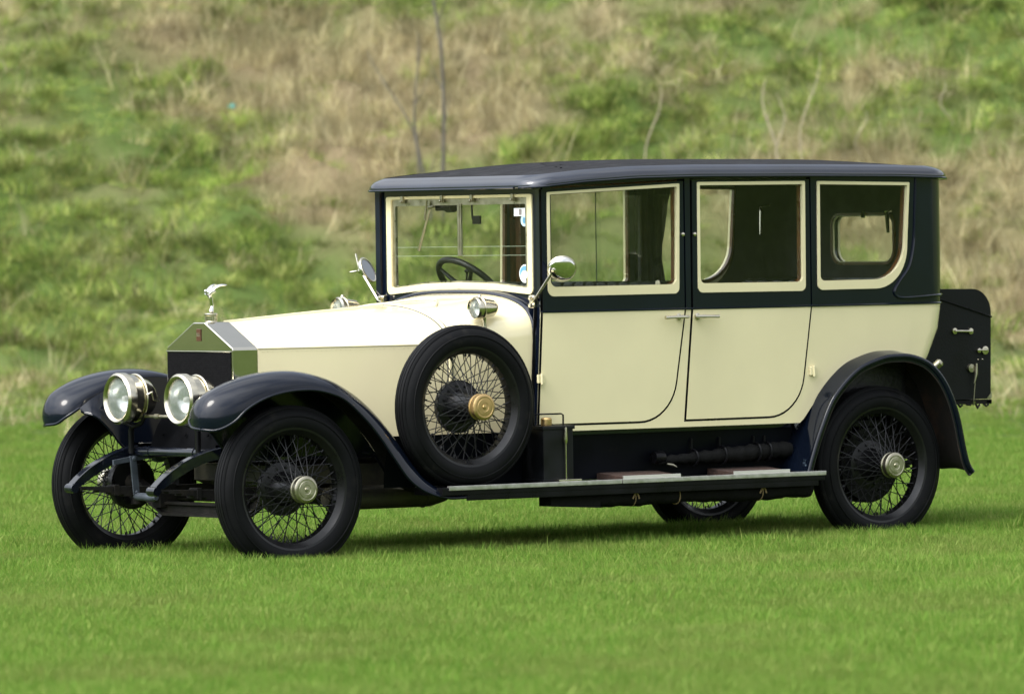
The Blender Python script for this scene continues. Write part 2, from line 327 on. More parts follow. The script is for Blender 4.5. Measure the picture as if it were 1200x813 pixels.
def sheet(name, sel, m, label):
    q = quads[sel]; used = np.unique(q); rm = np.zeros(ni*nj, int); rm[used] = np.arange(len(used))
    me = bpy.data.meshes.new(name); me.from_pydata(PP[used].tolist(), [], rm[q].tolist()); me.materials.append(m); me.shade_smooth()
    at = me.attributes.new('dry', 'FLOAT', 'POINT'); at.data.foreach_set('value', DR[used].astype(np.float32))
    o = bpy.data.objects.new(name, me); COL.objects.link(o); return tag(o, label, 'ground', kind='structure')
sheet('lawn', ~qb, LAWNM, 'flat green mown lawn the limousine stands on'); sheet('hillside', qb, BANKM, 'rough grassy bank rising behind the lawn')
# ------------------------------------------------------------------ grass blades
def blade_mat(name, c1, c2, c3, patch=None, trans=.35, var=.18, mottle=None):
    """colour by blade: attribute rnd picks between three tones; patch tone by world noise"""
    m = bpy.data.materials.new(name); m.use_nodes = True; t = m.node_tree; t.nodes.clear()
    o = nd(t, 'ShaderNodeOutputMaterial'); df = nd(t, 'ShaderNodeBsdfPrincipled'); tl = nd(t, 'ShaderNodeBsdfTranslucent'); mxs = nd(t, 'ShaderNodeMixShader'); mxs.inputs[0].default_value = trans
    df.inputs['Roughness'].default_value = .6; df.inputs['Specular IOR Level'].default_value = .12
    at = nd(t, 'ShaderNodeAttribute', attribute_name='rnd'); cr = nd(t, 'ShaderNodeValToRGB'); e = cr.color_ramp.elements
    e[0].position = 0; e[0].color = (*c1, 1); e[1].position = 1; e[1].color = (*c3, 1); q = e.new(.6); q.color = (*c2, 1)
    t.links.new(at.outputs['Fac'], cr.inputs['Fac']); col = cr.outputs['Color']
    oi = nd(t, 'ShaderNodeObjectInfo'); hs = nd(t, 'ShaderNodeHueSaturation'); mr = nd(t, 'ShaderNodeMapRange'); mr.inputs['To Min'].default_value = 1-var; mr.inputs['To Max'].default_value = 1+var
    t.links.new(oi.outputs['Random'], mr.inputs['Value']); t.links.new(mr.outputs[0], hs.inputs['Value']); t.links.new(col, hs.inputs['Color']); col = hs.outputs[0]
    if patch:
        ge = nd(t, 'ShaderNodeNewGeometry'); n = nd(t, 'ShaderNodeTexNoise'); n.inputs['Scale'].default_value = patch[1]; n.inputs['Detail'].default_value = 4
        t.links.new(ge.outputs['Position'], n.inputs['Vector']); m2 = nd(t, 'ShaderNodeMapRange'); m2.inputs['From Min'].default_value = patch[2]; m2.inputs['From Max'].default_value = patch[3]; m2.inputs['To Max'].default_value = patch[4]
        mm = nd(t, 'ShaderNodeMix', data_type='RGBA'); mm.inputs['B'].default_value = (*patch[0], 1); t.links.new(n.outputs['Fac'], m2.inputs['Value']); t.links.new(m2.outputs[0], mm.inputs['Factor']); t.links.new(col, mm.inputs['A']); col = mm.outputs['Result']
    if mottle:
        ge = nd(t, 'ShaderNodeNewGeometry'); n = nd(t, 'ShaderNodeTexNoise'); n.inputs['Scale'].default_value = mottle[0]; n.inputs['Detail'].default_value = 3
        t.links.new(ge.outputs['Position'], n.inputs['Vector']); m2 = nd(t, 'ShaderNodeMapRange'); m2.inputs['From Min'].default_value = .36; m2.inputs['From Max'].default_value = .64; m2.inputs['To Min'].default_value = 1-mottle[1]; m2.inputs['To Max'].default_value = 1+mottle[1]
        h2 = nd(t, 'ShaderNodeHueSaturation'); t.links.new(n.outputs['Fac'], m2.inputs['Value']); t.links.new(m2.outputs[0], h2.inputs['Value']); t.links.new(col, h2.inputs['Color']); col = h2.outputs[0]
    t.links.new(col, df.inputs['Base Color']); t.links.new(col, tl.inputs['Color']); t.links.new(df.outputs[0], mxs.inputs[1]); t.links.new(tl.outputs[0], mxs.inputs[2]); t.links.new(mxs.outputs[0], o.inputs[0])
    return m
def tuft(name, n, rad_, l0, l1, w_, lean, curl, m, straight=0.):
    a = rng.uniform(0, 2*PI, n); rr = rad_*np.sqrt(rng.uniform(0, 1, n)); bx, by = rr*np.cos(a), rr*np.sin(a); L_ = rng.uniform(l0, l1, n)
    az = np.where(rng.uniform(0, 1, n) < .5, a, rng.uniform(0, 2*PI, n)); le = rng.uniform(.1, 1, n)*lean; cu = rng.uniform(.2, 1, n)*curl; fa = rng.uniform(0, 2*PI, n); rnd = rng.uniform(0, 1, n)
    K = 4; V = np.zeros((n, K, 2, 3)); x = np.zeros(n); z = np.zeros(n); th = le.copy()
    for k in range(K):
        wk = w_*(1-.92*(k/(K-1))**1.4)*(.7+.6*rnd)/2
        px = bx+x*np.cos(az); py = by+x*np.sin(az)
        V[:, k, 0] = np.stack([px-wk*np.cos(fa), py-wk*np.sin(fa), z], -1); V[:, k, 1] = np.stack([px+wk*np.cos(fa), py+wk*np.sin(fa), z], -1)
        x = x+np.sin(th)*L_/(K-1); z = z+np.cos(th)*L_/(K-1); th = np.minimum(th+cu/(K-1), 2.2)
    base = (np.arange(n)*K*2)[:, None]; fc = []
    for k in range(K-1): fc.append(base+np.array([k*2, k*2+1, k*2+3, k*2+2]))
    Fc = np.concatenate(fc, 0)
    me = bpy.data.meshes.new(name); me.from_pydata(V.reshape(-1, 3).tolist(), [], Fc.tolist()); me.materials.append(m)
    at = me.attributes.new('rnd', 'FLOAT', 'POINT'); at.data.foreach_set('value', np.repeat(rnd, K*2).astype(np.float32))
    return bpy.data.objects.new(name, me)
def scatter(name, pts, scl, rot, kinds, protos, label, cat):
    """one object whose points carry the grass tufts"""
    cl = bpy.data.collections.new(name+'_tufts')
    for p in protos: cl.objects.link(p)
    me = bpy.data.meshes.new(name); me.from_pydata(np.asarray(pts).tolist(), [], [])
    for k, v, ty in (('scl', scl, 'FLOAT'), ('kind_index', kinds, 'INT')):
        at = me.attributes.new(k, ty, 'POINT'); at.data.foreach_set('value', np.asarray(v).astype(np.float32 if ty == 'FLOAT' else np.int32))
    at = me.attributes.new('rot', 'FLOAT_VECTOR', 'POINT'); at.data.foreach_set('vector', np.asarray(rot).astype(np.float32).ravel())
    o = bpy.data.objects.new(name, me); COL.objects.link(o)
    g = bpy.data.node_groups.new(name, 'GeometryNodeTree'); g.interface.new_socket('Geometry', in_out='INPUT', socket_type='NodeSocketGeometry'); g.interface.new_socket('Geometry', in_out='OUTPUT', socket_type='NodeSocketGeometry')
    gi = g.nodes.new('NodeGroupInput'); go = g.nodes.new('NodeGroupOutput'); ip = g.nodes.new('GeometryNodeInstanceOnPoints'); ci = g.nodes.new('GeometryNodeCollectionInfo')
    ci.inputs['Collection'].default_value = cl; ci.inputs['Separate Children'].default_value = True; ci.inputs['Reset Children'].default_value = True
    ip.inputs['Pick Instance'].default_value = True
    def na(n, ty): q = g.nodes.new('GeometryNodeInputNamedAttribute'); q.data_type = ty; q.inputs['Name'].default_value = n; return [s for s in q.outputs if s.enabled and s.name == 'Attribute'][0]
    g.links.new(gi.outputs[0], ip.inputs['Points']); g.links.new(ci.outputs[0], ip.inputs['Instance']); g.links.new(na('kind_index', 'INT'), ip.inputs['Instance Index'])
    g.links.new(na('rot', 'FLOAT_VECTOR'), ip.inputs['Rotation']); g.links.new(na('scl', 'FLOAT'), ip.inputs['Scale']); g.links.new(ip.outputs[0], go.inputs[0])
    md = o.modifiers.new('grass', 'NODES'); md.node_group = g
    return tag(o, label, cat, kind='stuff')
LG = blade_mat('lawn_blade', (.088, .190, .022), (.152, .272, .037), (.262, .312, .080), ((.22, .235, .07), .9, .48, .72, .5), .42)
BG = blade_mat('bank_blade', (.075, .142, .022), (.19, .265, .050), (.37, .375, .13), ((.31, .28, .10), 1.7, .5, .75, .4), .35, .45, (4.2, .5))
DG = blade_mat('straw_blade', (.165, .125, .055), (.39, .335, .175), (.58, .525, .32), ((.13, .105, .045), 2.2, .5, .7, .5), .25, .38, (4.2, .4))
def rot_of(n, tilt): return np.stack([rng.normal(0, tilt, n), rng.normal(0, tilt, n), rng.uniform(0, 2*PI, n)], -1)
# lawn
lp = [tuft('lawn_tuft', 100, .125, .026, .056, .0038, .6, 1.3, LG) for _ in range(6)] + [tuft('lawn_weed', 26, .09, .03, .055, .0105, 1.2, 1.0, LG)]
pts = []
for a, b, dens in ((-13, 4, 120), (4, 14, 75), (14, 30, 45)):
    hw = (33.6+b)/8000*600+1.6; area = (b-a)*2*hw; n = int(area*dens); t = rng.uniform(a, b, n); s = rng.uniform(-hw, hw, n)+1.45
    k = np.abs(s-1.45) < (33.6+t)/8000*600+1.5; pts.append(np.stack([s[k], t[k]], -1))
n = 42000; s = rng.uniform(-19, 21, n); t = rng.uniform(-20, 30, n); k = (np.abs(s-1.45) >= (33.6+t)/8000*600+1.5) | (t < -13); pts.append(np.stack([s[k], t[k]], -1)); nx = int(k.sum())   # thinner cover either side
pts = np.concatenate(pts); wide = np.ones(len(pts)); wide[len(pts)-nx:] = 1.45; b_ = bank(pts[:, 0], pts[:, 1]); keep = b_*(.4+1.2*fbm(pts[:, 0]*.9, pts[:, 1]*.35, 55, 3)) < .17*rng.uniform(.5, 2.2, len(b_)); wide = wide[keep]; pts = pts[keep]; n = len(pts)
scatter('lawn_grass', wpt(pts[:, 0], pts[:, 1])-np.array([0, 0, .004]), (.75+.6*fbm(pts[:, 0]*.9, pts[:, 1]*.9, 77, 3))*wide*rng.uniform(.8, 1.15, n)*(1+.35*(rng.uniform(0, 1, n) < .04)), rot_of(n, .09), np.where(rng.uniform(0, 1, n) < .03+.10*(fbm(pts[:, 0]*.8, pts[:, 1]*.8, 88, 3) > .60), len(lp)-1, rng.integers(0, len(lp)-1, n)), lp, 'short green grass of the mown lawn', 'grass')
# bank: green tussocks and straw
n = 30000; s = np.concatenate([rng.uniform(-7.5, 11, n), rng.uniform(-24, -7.5, 9000), rng.uniform(11, 28, 9000)]); t = rng.uniform(13.0, 37, n+18000); b_ = bank(s, t); k = b_*(.4+1.2*fbm(s*.9, t*.35, 55, 3)) > .10*rng.uniform(.2, 1.6, len(s)); s, t = s[k], t[k]; d = dryness(s, t); n = len(s)
isdry = rng.uniform(0, 1, n) < np.clip((d-.30)/.45, .06, .93)
big = tuft('bank_tuft', 130, .28, .10, .24, .008, .8, 1.8, BG); tall = tuft('straw_tuft', 7, .20, .45, .95, .006, .25, .5, DG)
gp = [big] + [tuft('bank_tuft', 70, .15, .08, .19, .007, .7, 1.7, BG) for _ in range(5)]+[tuft('bank_tuft', 40, .11, .07, .15, .008, .9, 1.2, BG) for _ in range(3)]
g_ = ~isdry; ng = int(g_.sum()); lush = .30+1.5*fbm(s[g_]*2.3, t[g_]*2.3, 61, 3)**1.5; lush = lush*np.clip(.30+b_[k][g_]*1.1, .30, 1)
scatter('bank_grass', wpt(s[g_], t[g_])-np.array([0, 0, .015]), lush*rng.uniform(.7, 1.2, ng), rot_of(ng, .2)+np.array([0, 0, 0]), rng.integers(0, len(gp), ng), gp, 'rough green tussock grass covering the bank', 'grass')
dp = [tall] + [tuft('straw_tuft', 46, .16, .16, .38, .0058, .85, 2.0, DG) for _ in range(4)]+[tuft('straw_tuft', 30, .10, .22, .46, .0045, .45, 1.0, DG) for _ in range(2)]
ndry = int(isdry.sum())
scatter('dry_grass', wpt(s[isdry], t[isdry])-np.array([0, 0, .015]), rng.uniform(.6, 1.1, ndry), rot_of(ndry, .3), rng.integers(0, len(dp), ndry), dp, 'straw coloured dead grass lying over the bank', 'grass')
# ------------------------------------------------------------------ bare saplings and dead stalks on the bank
def at_h(s, h):
    tt = np.linspace(24, 42, 400); hh = height(np.full(400, s), tt); i = int(np.argmax(hh > h)); return wpt(np.array(s), tt[i])
BARK = mat('grey_sapling_bark', (.10, .09, .075), .85, noise=(14, .3))
STRAW = mat('bleached_stalk', (.36, .31, .21), .85, noise=(20, .25))
def sapling(name, base, ht, lean, r0, label, cat, m, twigs, group=None):
    base = Vector(base)-Vector((0, 0, .03)); lean = RT*lean[0]+FW*lean[1]
    root = empty(name, base, label, cat, group); mb = MB(); P = []
    for i, q in enumerate(np.linspace(0, 1, 12)): P.append(Vector((0, 0, ht*q))+lean*q**1.5+RT*(.045*math.sin(q*7+r0*900))+FW*(.02*math.cos(q*6)))
    mb.tube(P, [r0*(1-.72*i/11) for i in range(12)], 8); mb.build('trunk' if m is BARK else 'stem', m, root, 80)
    if twigs:
        for j in range(twigs):
            tw = MB()
            i = 3+int(8*j/twigs); a = rng.uniform(0, 2*PI); l = ht*rng.uniform(.08, .2); d = Vector((math.cos(a)*.6, math.sin(a)*.6, 1)).normalized(); p = P[i]
            tw.tube([p, p+d*l*.5, p+d*l+Vector((0, 0, l*.1))], [r0*.35, r0*.22, r0*.08], 5)
            tw.build('twig', m, root, 80)
    return root
sapling('bare_sapling', at_h(1.00, 1.66), 3.3, (-.28, .15), .019, 'tallest leafless grey sapling trunk on the bank above the windscreen roof', 'sapling', BARK, 7, 'bare saplings on the bank')
sapling('bare_sapling', at_h(.80, 1.64), 1.75, (-.09, .1), .015, 'short upright bare sapling just left of the tallest trunk', 'sapling', BARK, 4, 'bare saplings on the bank')
sapling('bare_sapling', at_h(.80, 1.90), 1.35, (-.46, .1), .012, 'thin bare sapling leaning to the left on the bank', 'sapling', BARK, 3, 'bare saplings on the bank')
ST = [(3.78, 1.95, .95, -.05, .013, 'pale dead stalk standing left in a close pair on the bank'), (3.86, 2.05, .75, -.03, .010, 'shorter right stalk of the close pale pair on the bank'),
      (4.02, 2.0, 1.15, .15, .009, 'tall thin dead stalk leaning right on the bank above the roof'), (6.15, 2.32, .28, .0, .018, 'short stout pale stick at the right edge of the bank'),
      (4.55, 2.2, .45, .03, .009, 'small upright dead stalk on the bank above the rear window'), (5.35, 2.45, .4, -.06, .008, 'slender grey stalk leaning left on the upper right bank'), (2.70, 1.9, 1.0, .10, .009, 'slender dead stalk rising above the middle of the roof')]
for s_, h_, ht, ln, r0, lb in ST: sapling('dead_stalk', at_h(s_, h_), ht, (ln, 0), r0, lb, 'stalk', STRAW, 2, 'dead stalks on the bank')
p = at_h(-.94, 2.60); q = MB(); Vx = []
for i in range(5):
    for j in range(4): Vx.append(Vector(p)+RT*(i-2)*.018+Vector((0, 0, .16))+FW*(-.08+j*.012)+Vector((0, 0, .012*math.sin(i*2.1+j)+.012*j)))
q.add(Vx, [(i*4+j, i*4+j+1, i*4+j+5, i*4+j+4) for i in range(4) for j in range(3)]); o = q.build('plastic_scrap', mat('turquoise_plastic', (.03, .17, .13), .5)); md = o.modifiers.new('t', 'SOLIDIFY'); md.thickness = .003
tag(o, 'small crumpled turquoise plastic scrap caught in bank grass', 'litter')

# ================================================================== the limousine
car = empty('vintage_limousine', (1.83, 0, .0), 'cream and navy vintage limousine with wire wheels parked on the lawn', 'car')
CARP = Vector((1.83, 0, 0))
class Root:      # parts are built in the car's own frame (front axle at x = 0) and hung under the Empty
    pass
def hang(o, parent=car):
    o.parent = parent; return o
frame0 = car
# every part below is built in absolute coordinates; its parent inverse takes the Empty's place out again
_old_mesh = mesh
def fix_parents():
    for o in list(bpy.data.objects):
        if o.parent is car: o.matrix_parent_inverse = Matrix.Translation(-CARP)

WB, TR, WR = 3.6706, .73, .4051
# ------------------------------------------------------------------ wheels
def wheel_meshes():
    d = {}
    t = MB(); R0, rr = WR, .066                                           # tyre, tread at y=-+.06 ; outboard is -y
    prof = []
    rim_r = WR - .112
    for a in np.linspace(-150, -38, 9): prof.append((WR-.066 + .060*math.sin(R(a))*-1*-1 if False else WR-.066-.066*math.sin(R(-a))*0, 0))
    prof = []
    def tor(a, rx, ry): return (WR-.070+ry*math.sin(a), rx*math.cos(a))
    for a in np.linspace(-60, 52, 12): prof.append(tor(R(a), .066, .066 if a < 0 else .068))
    prof += [(WR-.014, .042), (WR-.008, .040), (WR-.002, .033), (WR-.007, .0315), (WR-.007, .029), (WR, .0275), (WR+.001, .012), (WR-.006, .0105), (WR-.006, .008), (WR+.001, .0065), (WR+.001, 0)]
    full = prof + [(r0, -h) for r0, h in prof[::-1][1:]]
    t.lathe(full[::-1], n=72); t.F = t.F[:-2]
    # moulded ridge on each sidewall
    for s in (-1, 1): t.ring((0, s*.0655, 0), (0, 1, 0), WR-.052, .0035, 72, 6)
    d['tyre'] = (t, RUBBER)
    m = MB(); rl = .300                                                   # rim lip radius
    p = [(rl-.012, -.052), (rl, -.055), (rl+.006, -.050), (rl+.002, -.044), (rl-.014, -.040), (rl-.026, -.026), (rl-.030, 0), (rl-.026, .026), (rl-.014, .040), (rl+.002, .044), (rl+.006, .050), (rl, .055), (rl-.012, .052), (rl-.022, .040), (rl-.036, .026), (rl-.040, 0), (rl-.036, -.026), (rl-.022, -.040)]
    n = 72; rings = [[(r0*math.cos(2*PI*i/n), h, r0*math.sin(2*PI*i/n)) for i in range(n)] for r0, h in p]
    rings.append(rings[0]); m.loft(rings, True, False)
    for i in range(36):                                                   # spoke nipples on the inside of the rim
        a = 2*PI*i/36; y = -.018 if i % 2 else .016; q = Vector((math.cos(a), 0, math.sin(a)))
        m.tube([q*(rl-.034)+Vector((0, y, 0)), q*(rl-.052)+Vector((0, y, 0))], .0052, 6)
    d['rim'] = (m, WHEELB)
    s = MB(); rb = rl-.038; N = 20
    for i in range(N):
        for sg in (-1, 1):
            a = 2*PI*(i+.25*(sg+1))/N                                     # long outer row from the nose of the hub
            h = Vector((.048*math.cos(a+sg*.95), -.108, .048*math.sin(a+sg*.95))); e = Vector((rb*math.cos(a), .012, rb*math.sin(a))); s.tube([h, e], .0024, 5, caps=False)
            a = 2*PI*(i+.25*(sg+1)+.25)/N                                 # inner rows from the flange
            h = Vector((.118*math.cos(a+sg*.62), .058, .118*math.sin(a+sg*.62))); e = Vector((rb*math.cos(a), -.012, rb*math.sin(a))); s.tube([h, e], .0024, 5, caps=False)
    d['spokes'] = (s, SPOKE)
    h = MB(); h.lathe([(.0, .085), (.125, .085), (.132, .078), (.132, .052), (.122, .046), (.085, .040), (.072, .02), (.062, -.02), (.055, -.06), (.053, -.110), (.062, -.116), (.062, -.124), (0, -.124)], n=40)
    for i in range(12):
        a = 2*PI*i/12; h.lathe([(.007, 0), (.007, -.012), (0, -.013)], (.104*math.cos(a), .047, .104*math.sin(a)), (0, 1, 0), 6)
    d['hub'] = (h, WHEELB)
    c = MB(); c.lathe([(.0, -.112), (.060, -.113), (.0655, -.117), (.0655, -.124), (.061, -.127), (.064, -.131), (.0655, -.136), (.0655, -.160), (.060, -.1655), (.052, -.167), (.050, -.1655), (.042, -.1655), (.040, -.167), (.024, -.1675), (.022, -.166), (.012, -.166), (.010, -.170), (.0, -.1715)], n=48)
    d['hub_cap'] = (c, OLDNICK)
    return d
WM = wheel_meshes(); WD = {}
def make_wheel(loc, rotz, capm=None, label=None, spin=0., scale=1.):
    """rim carries tyre, spokes, hub and hub_cap; meshes are shared between the wheels"""
    objs = {}
    for k, (mb, m) in WM.items():
        if k not in WD:
            o = mb.build(k, m); WD[k] = o.data
        else:
            o = bpy.data.objects.new(k, WD[k]); COL.objects.link(o)
        objs[k] = o
    rim = objs['rim']; rim.name = 'wheel'
    for k, o in objs.items():
        if k != 'rim': o.parent = rim
    rim.parent = car; rim.location = loc; rim.rotation_euler = (0, spin, rotz); rim.rotation_mode = 'XYZ'; rim.scale = (scale,)*3
    if label: rim['label'] = label
    if capm:
        o = objs['hub_cap']; o.data = o.data.copy(); o.data.materials[0] = capm
    return rim
steer = R(2.3)
make_wheel((0, -TR-.004, WR), -steer, spin=.1)
make_wheel((0, TR+.004, WR), PI-steer, spin=.5)
make_wheel((WB, -TR+.004, WR), 0, spin=.8)
make_wheel((WB, TR-.004, WR), PI, spin=1.2)
spare = make_wheel((1.018, -.792, .7765), 0, BRASS, 'spare wire wheel with a brass hub cap standing on the running board', spin=.33, scale=.995); spare.name = 'spare_wheel'
for y in (-1, 1):
    b = MB(); b.lathe([(.0, 0), (.19, 0), (.198, .012), (.198, .085), (.19, .095), (0, .095)], (WB, y*(TR-.052), WR), (0, -y, 0), 40)
    b.build('brake_drum', BLACK, car)
# ------------------------------------------------------------------ chassis
fr = MB()
for s in (-1, 1):
    y0, y1 = s*.345, s*.395
    P = [(-.560, .392, .416), (-.50, .415, .468), (-.42, .462, .520), (-.30, .518, .572), (-.18, .545, .602), (-.05, .535, .614), (.2, .535, .615), (4.15, .535, .615), (4.3, .50, .60)]
    Q = catmull(P, 4)
    fr.loft([[(x, y0, a), (x, y1, a), (x, y1, b-.004), (x, y1-(y1-y0)*.06, b), (x, y0+(y1-y0)*.06, b), (x, y0, b-.004)] for x, a, b in Q])
    fr.lathe([(0, -.034), (.022, -.034), (.024, -.028), (.024, .028), (.022, .034), (0, .034)], (-.545, s*.37, .402), (0, 1, 0), 16)
fr.tube([(-.20, -.35, .575), (-.20, .35, .575)], .024, 12)
fr.box((.9, -.35, .54), (.98, .35, .60)); fr.box((2.6, -.35, .54), (2.7, .35, .60)); fr.box((4.15, -.4, .52), (4.25, .4, .60))
for y in (-.2, .2): fr.lathe([(0, -.03), (.028, -.03), (.028, .03), (0, .03)], (-.20, y, .575), (0, 1, 0), 12)
fr.build('chassis_frame', mat('glossy_chassis_paint', (.004, .0055, .010), .14, spec=.8, noise=(9, .4)), car, 30)
for s in (-1, 1):                                                          # leaf springs
    sp = MB()
    for k in range(7):
        L0 = .545-.072*k; z0 = .398-.0095*k
        pts = [(x, .014*(abs(x)/.54)**2) for x in np.linspace(-L0, L0, 13)]
        sp.loft([[(x, s*.340, z0-.0095+b_), (x, s*.400, z0-.0095+b_), (x, s*.400, z0+b_), (x, s*.340, z0+b_)] for x, b_ in pts])
    for x in (-.30, .30): sp.box((x-.014, s*.370-.036, .360), (x+.014, s*.370+.036, .412), .003)
    sp.box((-.05, s*.33, .29), (.05, s*.41, .405)); sp.build('front_spring', DIRTY, car)
    sp = MB()
    for k in range(6):
        L0 = .62-.09*k; pts = [(x, .07*(abs(x)/.62)**2) for x in np.linspace(-L0, L0, 13)]
        sp.loft([[(WB+x, s*.42, .36-.012*k+b), (WB+x, s*.47, .36-.012*k+b), (WB+x, s*.47, .37-.012*k+b), (WB+x, s*.42, .37-.012*k+b)] for x, b in pts])
    sp.build('rear_spring', DIRTY, car)
ax = MB()
pts = [(0, y, .285 if abs(y) < .36 else .285+(abs(y)-.36)*.45) for y in np.linspace(-.62, .62, 25)]
ax.loft([[(x-.025, y, z-.035), (x+.025, y, z-.035), (x+.025, y, z-.022), (x+.008, y, z-.015), (x+.008, y, z+.015), (x+.025, y, z+.022), (x+.025, y, z+.035), (x-.025, y, z+.035), (x-.025, y, z+.022), (x-.008, y, z+.015), (x-.008, y, z-.015), (x-.025, y, z-.022)] for x, y, z in pts])
ax.tube([(.17, -.6, .33), (.17, .6, .33)], .015, 10)
for s in (-1, 1): ax.tube([(0, s*.62, .30), (0, s*.62, .50)], .032, 12); ax.tube([(0, s*.6, .33), (.17, s*.6, .33)], .014, 8); ax.tube([(0, s*.60, .405), (0, s*.69, .405)], .05, 14)
ax.build('front_axle', DIRTY, car)
ra = MB(); ra.tube([(WB, -.66, WR), (WB, -.2, WR), (WB, -.12, WR), (WB, .12, WR), (WB, .2, WR), (WB, .66, WR)], [.05, .055, .15, .15, .055, .05], 18); ra.tube([(1.9, 0, .45), (WB, 0, WR)], .05, 12); ra.build('rear_axle', DIRTY, car)
sa = MB()                                                                 # friction damper: arm, link and drum inside the far horn
sa.loft([[(x, .292, z-.012), (x, .306, z-.012), (x, .306, z+.012), (x, .292, z+.012)] for x, z in ((-.345, .524), (-.23, .540), (-.075, .556))])
sa.loft([[(x-.017, .284, z), (x+.017, .284, z), (x+.017, .294, z), (x-.017, .294, z)] for x, z in ((-.236, .555), (-.216, .36))])
sa.lathe([(0, -.022), (.038, -.022), (.040, 0), (.038, .022), (0, .022)], (-.075, .30, .556), (0, 1, 0), 20)
for x, z in ((-.232, .541), (-.217, .372)): sa.lathe([(.011, 0), (.010, .008), (0, .010)], (x, .284, z), (0, -1, 0), 8)
sa.tube([(-.215, .30, .352), (-.215, .27, .352), (-.215, .14, .350), (-.215, .11, .350)], [.014, .020, .020, .013], 12)
sa.build('shock_absorber', mat('grey_blue_steel', (.045, .054, .066), .45, spec=.4, noise=(20, .3)), car)
ap = MB(); ap.loft([[(-.14, -.30, .56), (-.14, .30, .56), (-.13, .30, .56), (-.13, -.30, .56)], [(-.08, -.30, .70), (-.08, .30, .70), (-.07, .30, .70), (-.07, -.30, .70)], [(-.02, -.30, .78), (-.02, .30, .78), (-.01, .30, .78), (-.01, -.30, .78)]])
for y in (-.2, 0, .2): ap.lathe([(.008, 0), (.008, -.006), (0, -.007)], (-.115, y, .66), (-1, 0, .4), 8)
ap.build('front_apron', mat('dull_black_apron', (.002, .0022, .0028), .6, spec=.05, noise=(9, .3)), car)
ut = MB(); ut.tube([(.40, -.47, .345), (.46, -.47, .335), (1.02, -.47, .335), (1.10, -.47, .35), (1.18, -.47, .37)], [.045, .058, .058, .052, .03], 18)
ut.loft([[(.2, -.40, .42), (.2, .40, .42), (.2, .40, .5), (.2, -.40, .5)], [(.5, -.40, .30), (.5, .40, .30), (.5, .40, .5), (.5, -.40, .5)], [(2.0, -.36, .33), (2.0, .36, .33), (2.0, .36, .5), (2.0, -.36, .5)]])
for x in (.55, .98): ut.ring((x, -.47, .335), (1, 0, 0), .058, .005, 20, 6)
ut.build('undertray', OLIVE, car)
sp_, si_ = [], []
# ------------------------------------------------------------------ radiator
rs = MB()
def rad_ring(x, g=0.): return [(x, -.297+g, .60), (x, -.297+g, 1.081-g*.3), (x, -.052, 1.209-g), (x, .052, 1.209-g), (x, .297-g, 1.081-g*.3), (x, .297-g, .60)]
def rad_round(x, g):
    q = rpoly([(-.297+g, .58, 0), (-.297+g, 1.083-g*.5, .018), (-.049, 1.2105-g, .02), (.049, 1.2105-g, .02), (.297-g, 1.083-g*.5, .018), (.297-g, .58, 0)], 4)
    return [(x, a, b) for a, b in q]
rs.loft([rad_round(-.022, .006), rad_round(-.019, .001), rad_round(-.015, 0), rad_round(.122, 0), rad_round(.126, .004)], True, True)
rs.V = [tuple(v) for v in rs.V]
rad = rs.build('radiator', SHELL, car, 30)
cr = MB(); cr.box((-.026, -.283, .60), (-.012, .283, 1.066), .003); cr.build('radiator_core', CORE, rad)
se = MB(); se.box((-.030, -.288, 1.064), (-.014, .288, 1.070), .002); se.build('core_edge', SHELL, rad)
# red enamel badge with two stacked letters, as on the car
bd = MB(); bd.box((-.0265, -.019, 1.118), (-.0215, .019, 1.178), .003); badge = bd.build('badge', mat('rust_red_enamel', (.075, .026, .013), .35, coat=.4), rad)
def text_mesh(name, s, size, loc, rot, m, parent, ext=.0008):
    cu = bpy.data.curves.new(name, 'FONT'); cu.body = s; cu.size = size; cu.align_x = 'CENTER'; cu.align_y = 'CENTER'; cu.extrude = ext; cu.resolution_u = 3
    ob = bpy.data.objects.new(name, cu); COL.objects.link(ob); dg = bpy.context.evaluated_depsgraph_get()
    me = bpy.data.meshes.new_from_object(ob.evaluated_get(dg)); bpy.data.objects.remove(ob); bpy.data.curves.remove(cu)
    me.materials.clear(); me.materials.append(m); me.transform(Matrix.Translation(loc) @ rot.to_4x4())
    o = bpy.data.objects.new(name, me); COL.objects.link(o); o.parent = parent; return o
ROT_F = Matrix(((0, 0, -1), (-1, 0, 0), (0, 1, 0)))                        # reads from the front of the car
text_mesh('badge_lettering', 'RR', .026, (-.0275, 0, 1.148), ROT_F, OLDNICK, badge)
# radiator cap with winged figurine
cp = MB(); cp.lathe([(.0, 1.205), (.030, 1.205), (.031, 1.212), (.028, 1.216), (.029, 1.240), (.034, 1.243), (.034, 1.250), (.030, 1.254), (.0, 1.256)], (.050, 0, 0), (0, 0, 1), 32)
for i in range(20):
    a = 2*PI*i/20; cp.tube([(.050+.029*math.cos(a), .029*math.sin(a), 1.217), (.050+.029*math.cos(a), .029*math.sin(a), 1.241)], .0022, 5)
cap = cp.build('radiator_cap', NICKEL, rad)
def skinned(name, verts, edges, radii, m, parent, sub=2):
    me = bpy.data.meshes.new(name); me.from_pydata(verts, edges, []); o = bpy.data.objects.new(name, me); COL.objects.link(o)
    md = o.modifiers.new('s', 'SKIN'); sd_ = me.skin_vertices[0].data
    for i, rr in enumerate(radii): sd_[i].radius = (rr, rr) if not isinstance(rr, tuple) else rr; sd_[i].use_root = (i == 0)
    m2 = o.modifiers.new('d', 'SUBSURF'); m2.levels = sub; m2.render_levels = sub
    dg = bpy.context.evaluated_depsgraph_get(); ne = bpy.data.meshes.new_from_object(o.evaluated_get(dg)); o.modifiers.clear(); o.data = ne
    ne.materials.clear(); ne.materials.append(m); ne.shade_smooth(); o.parent = parent; return o
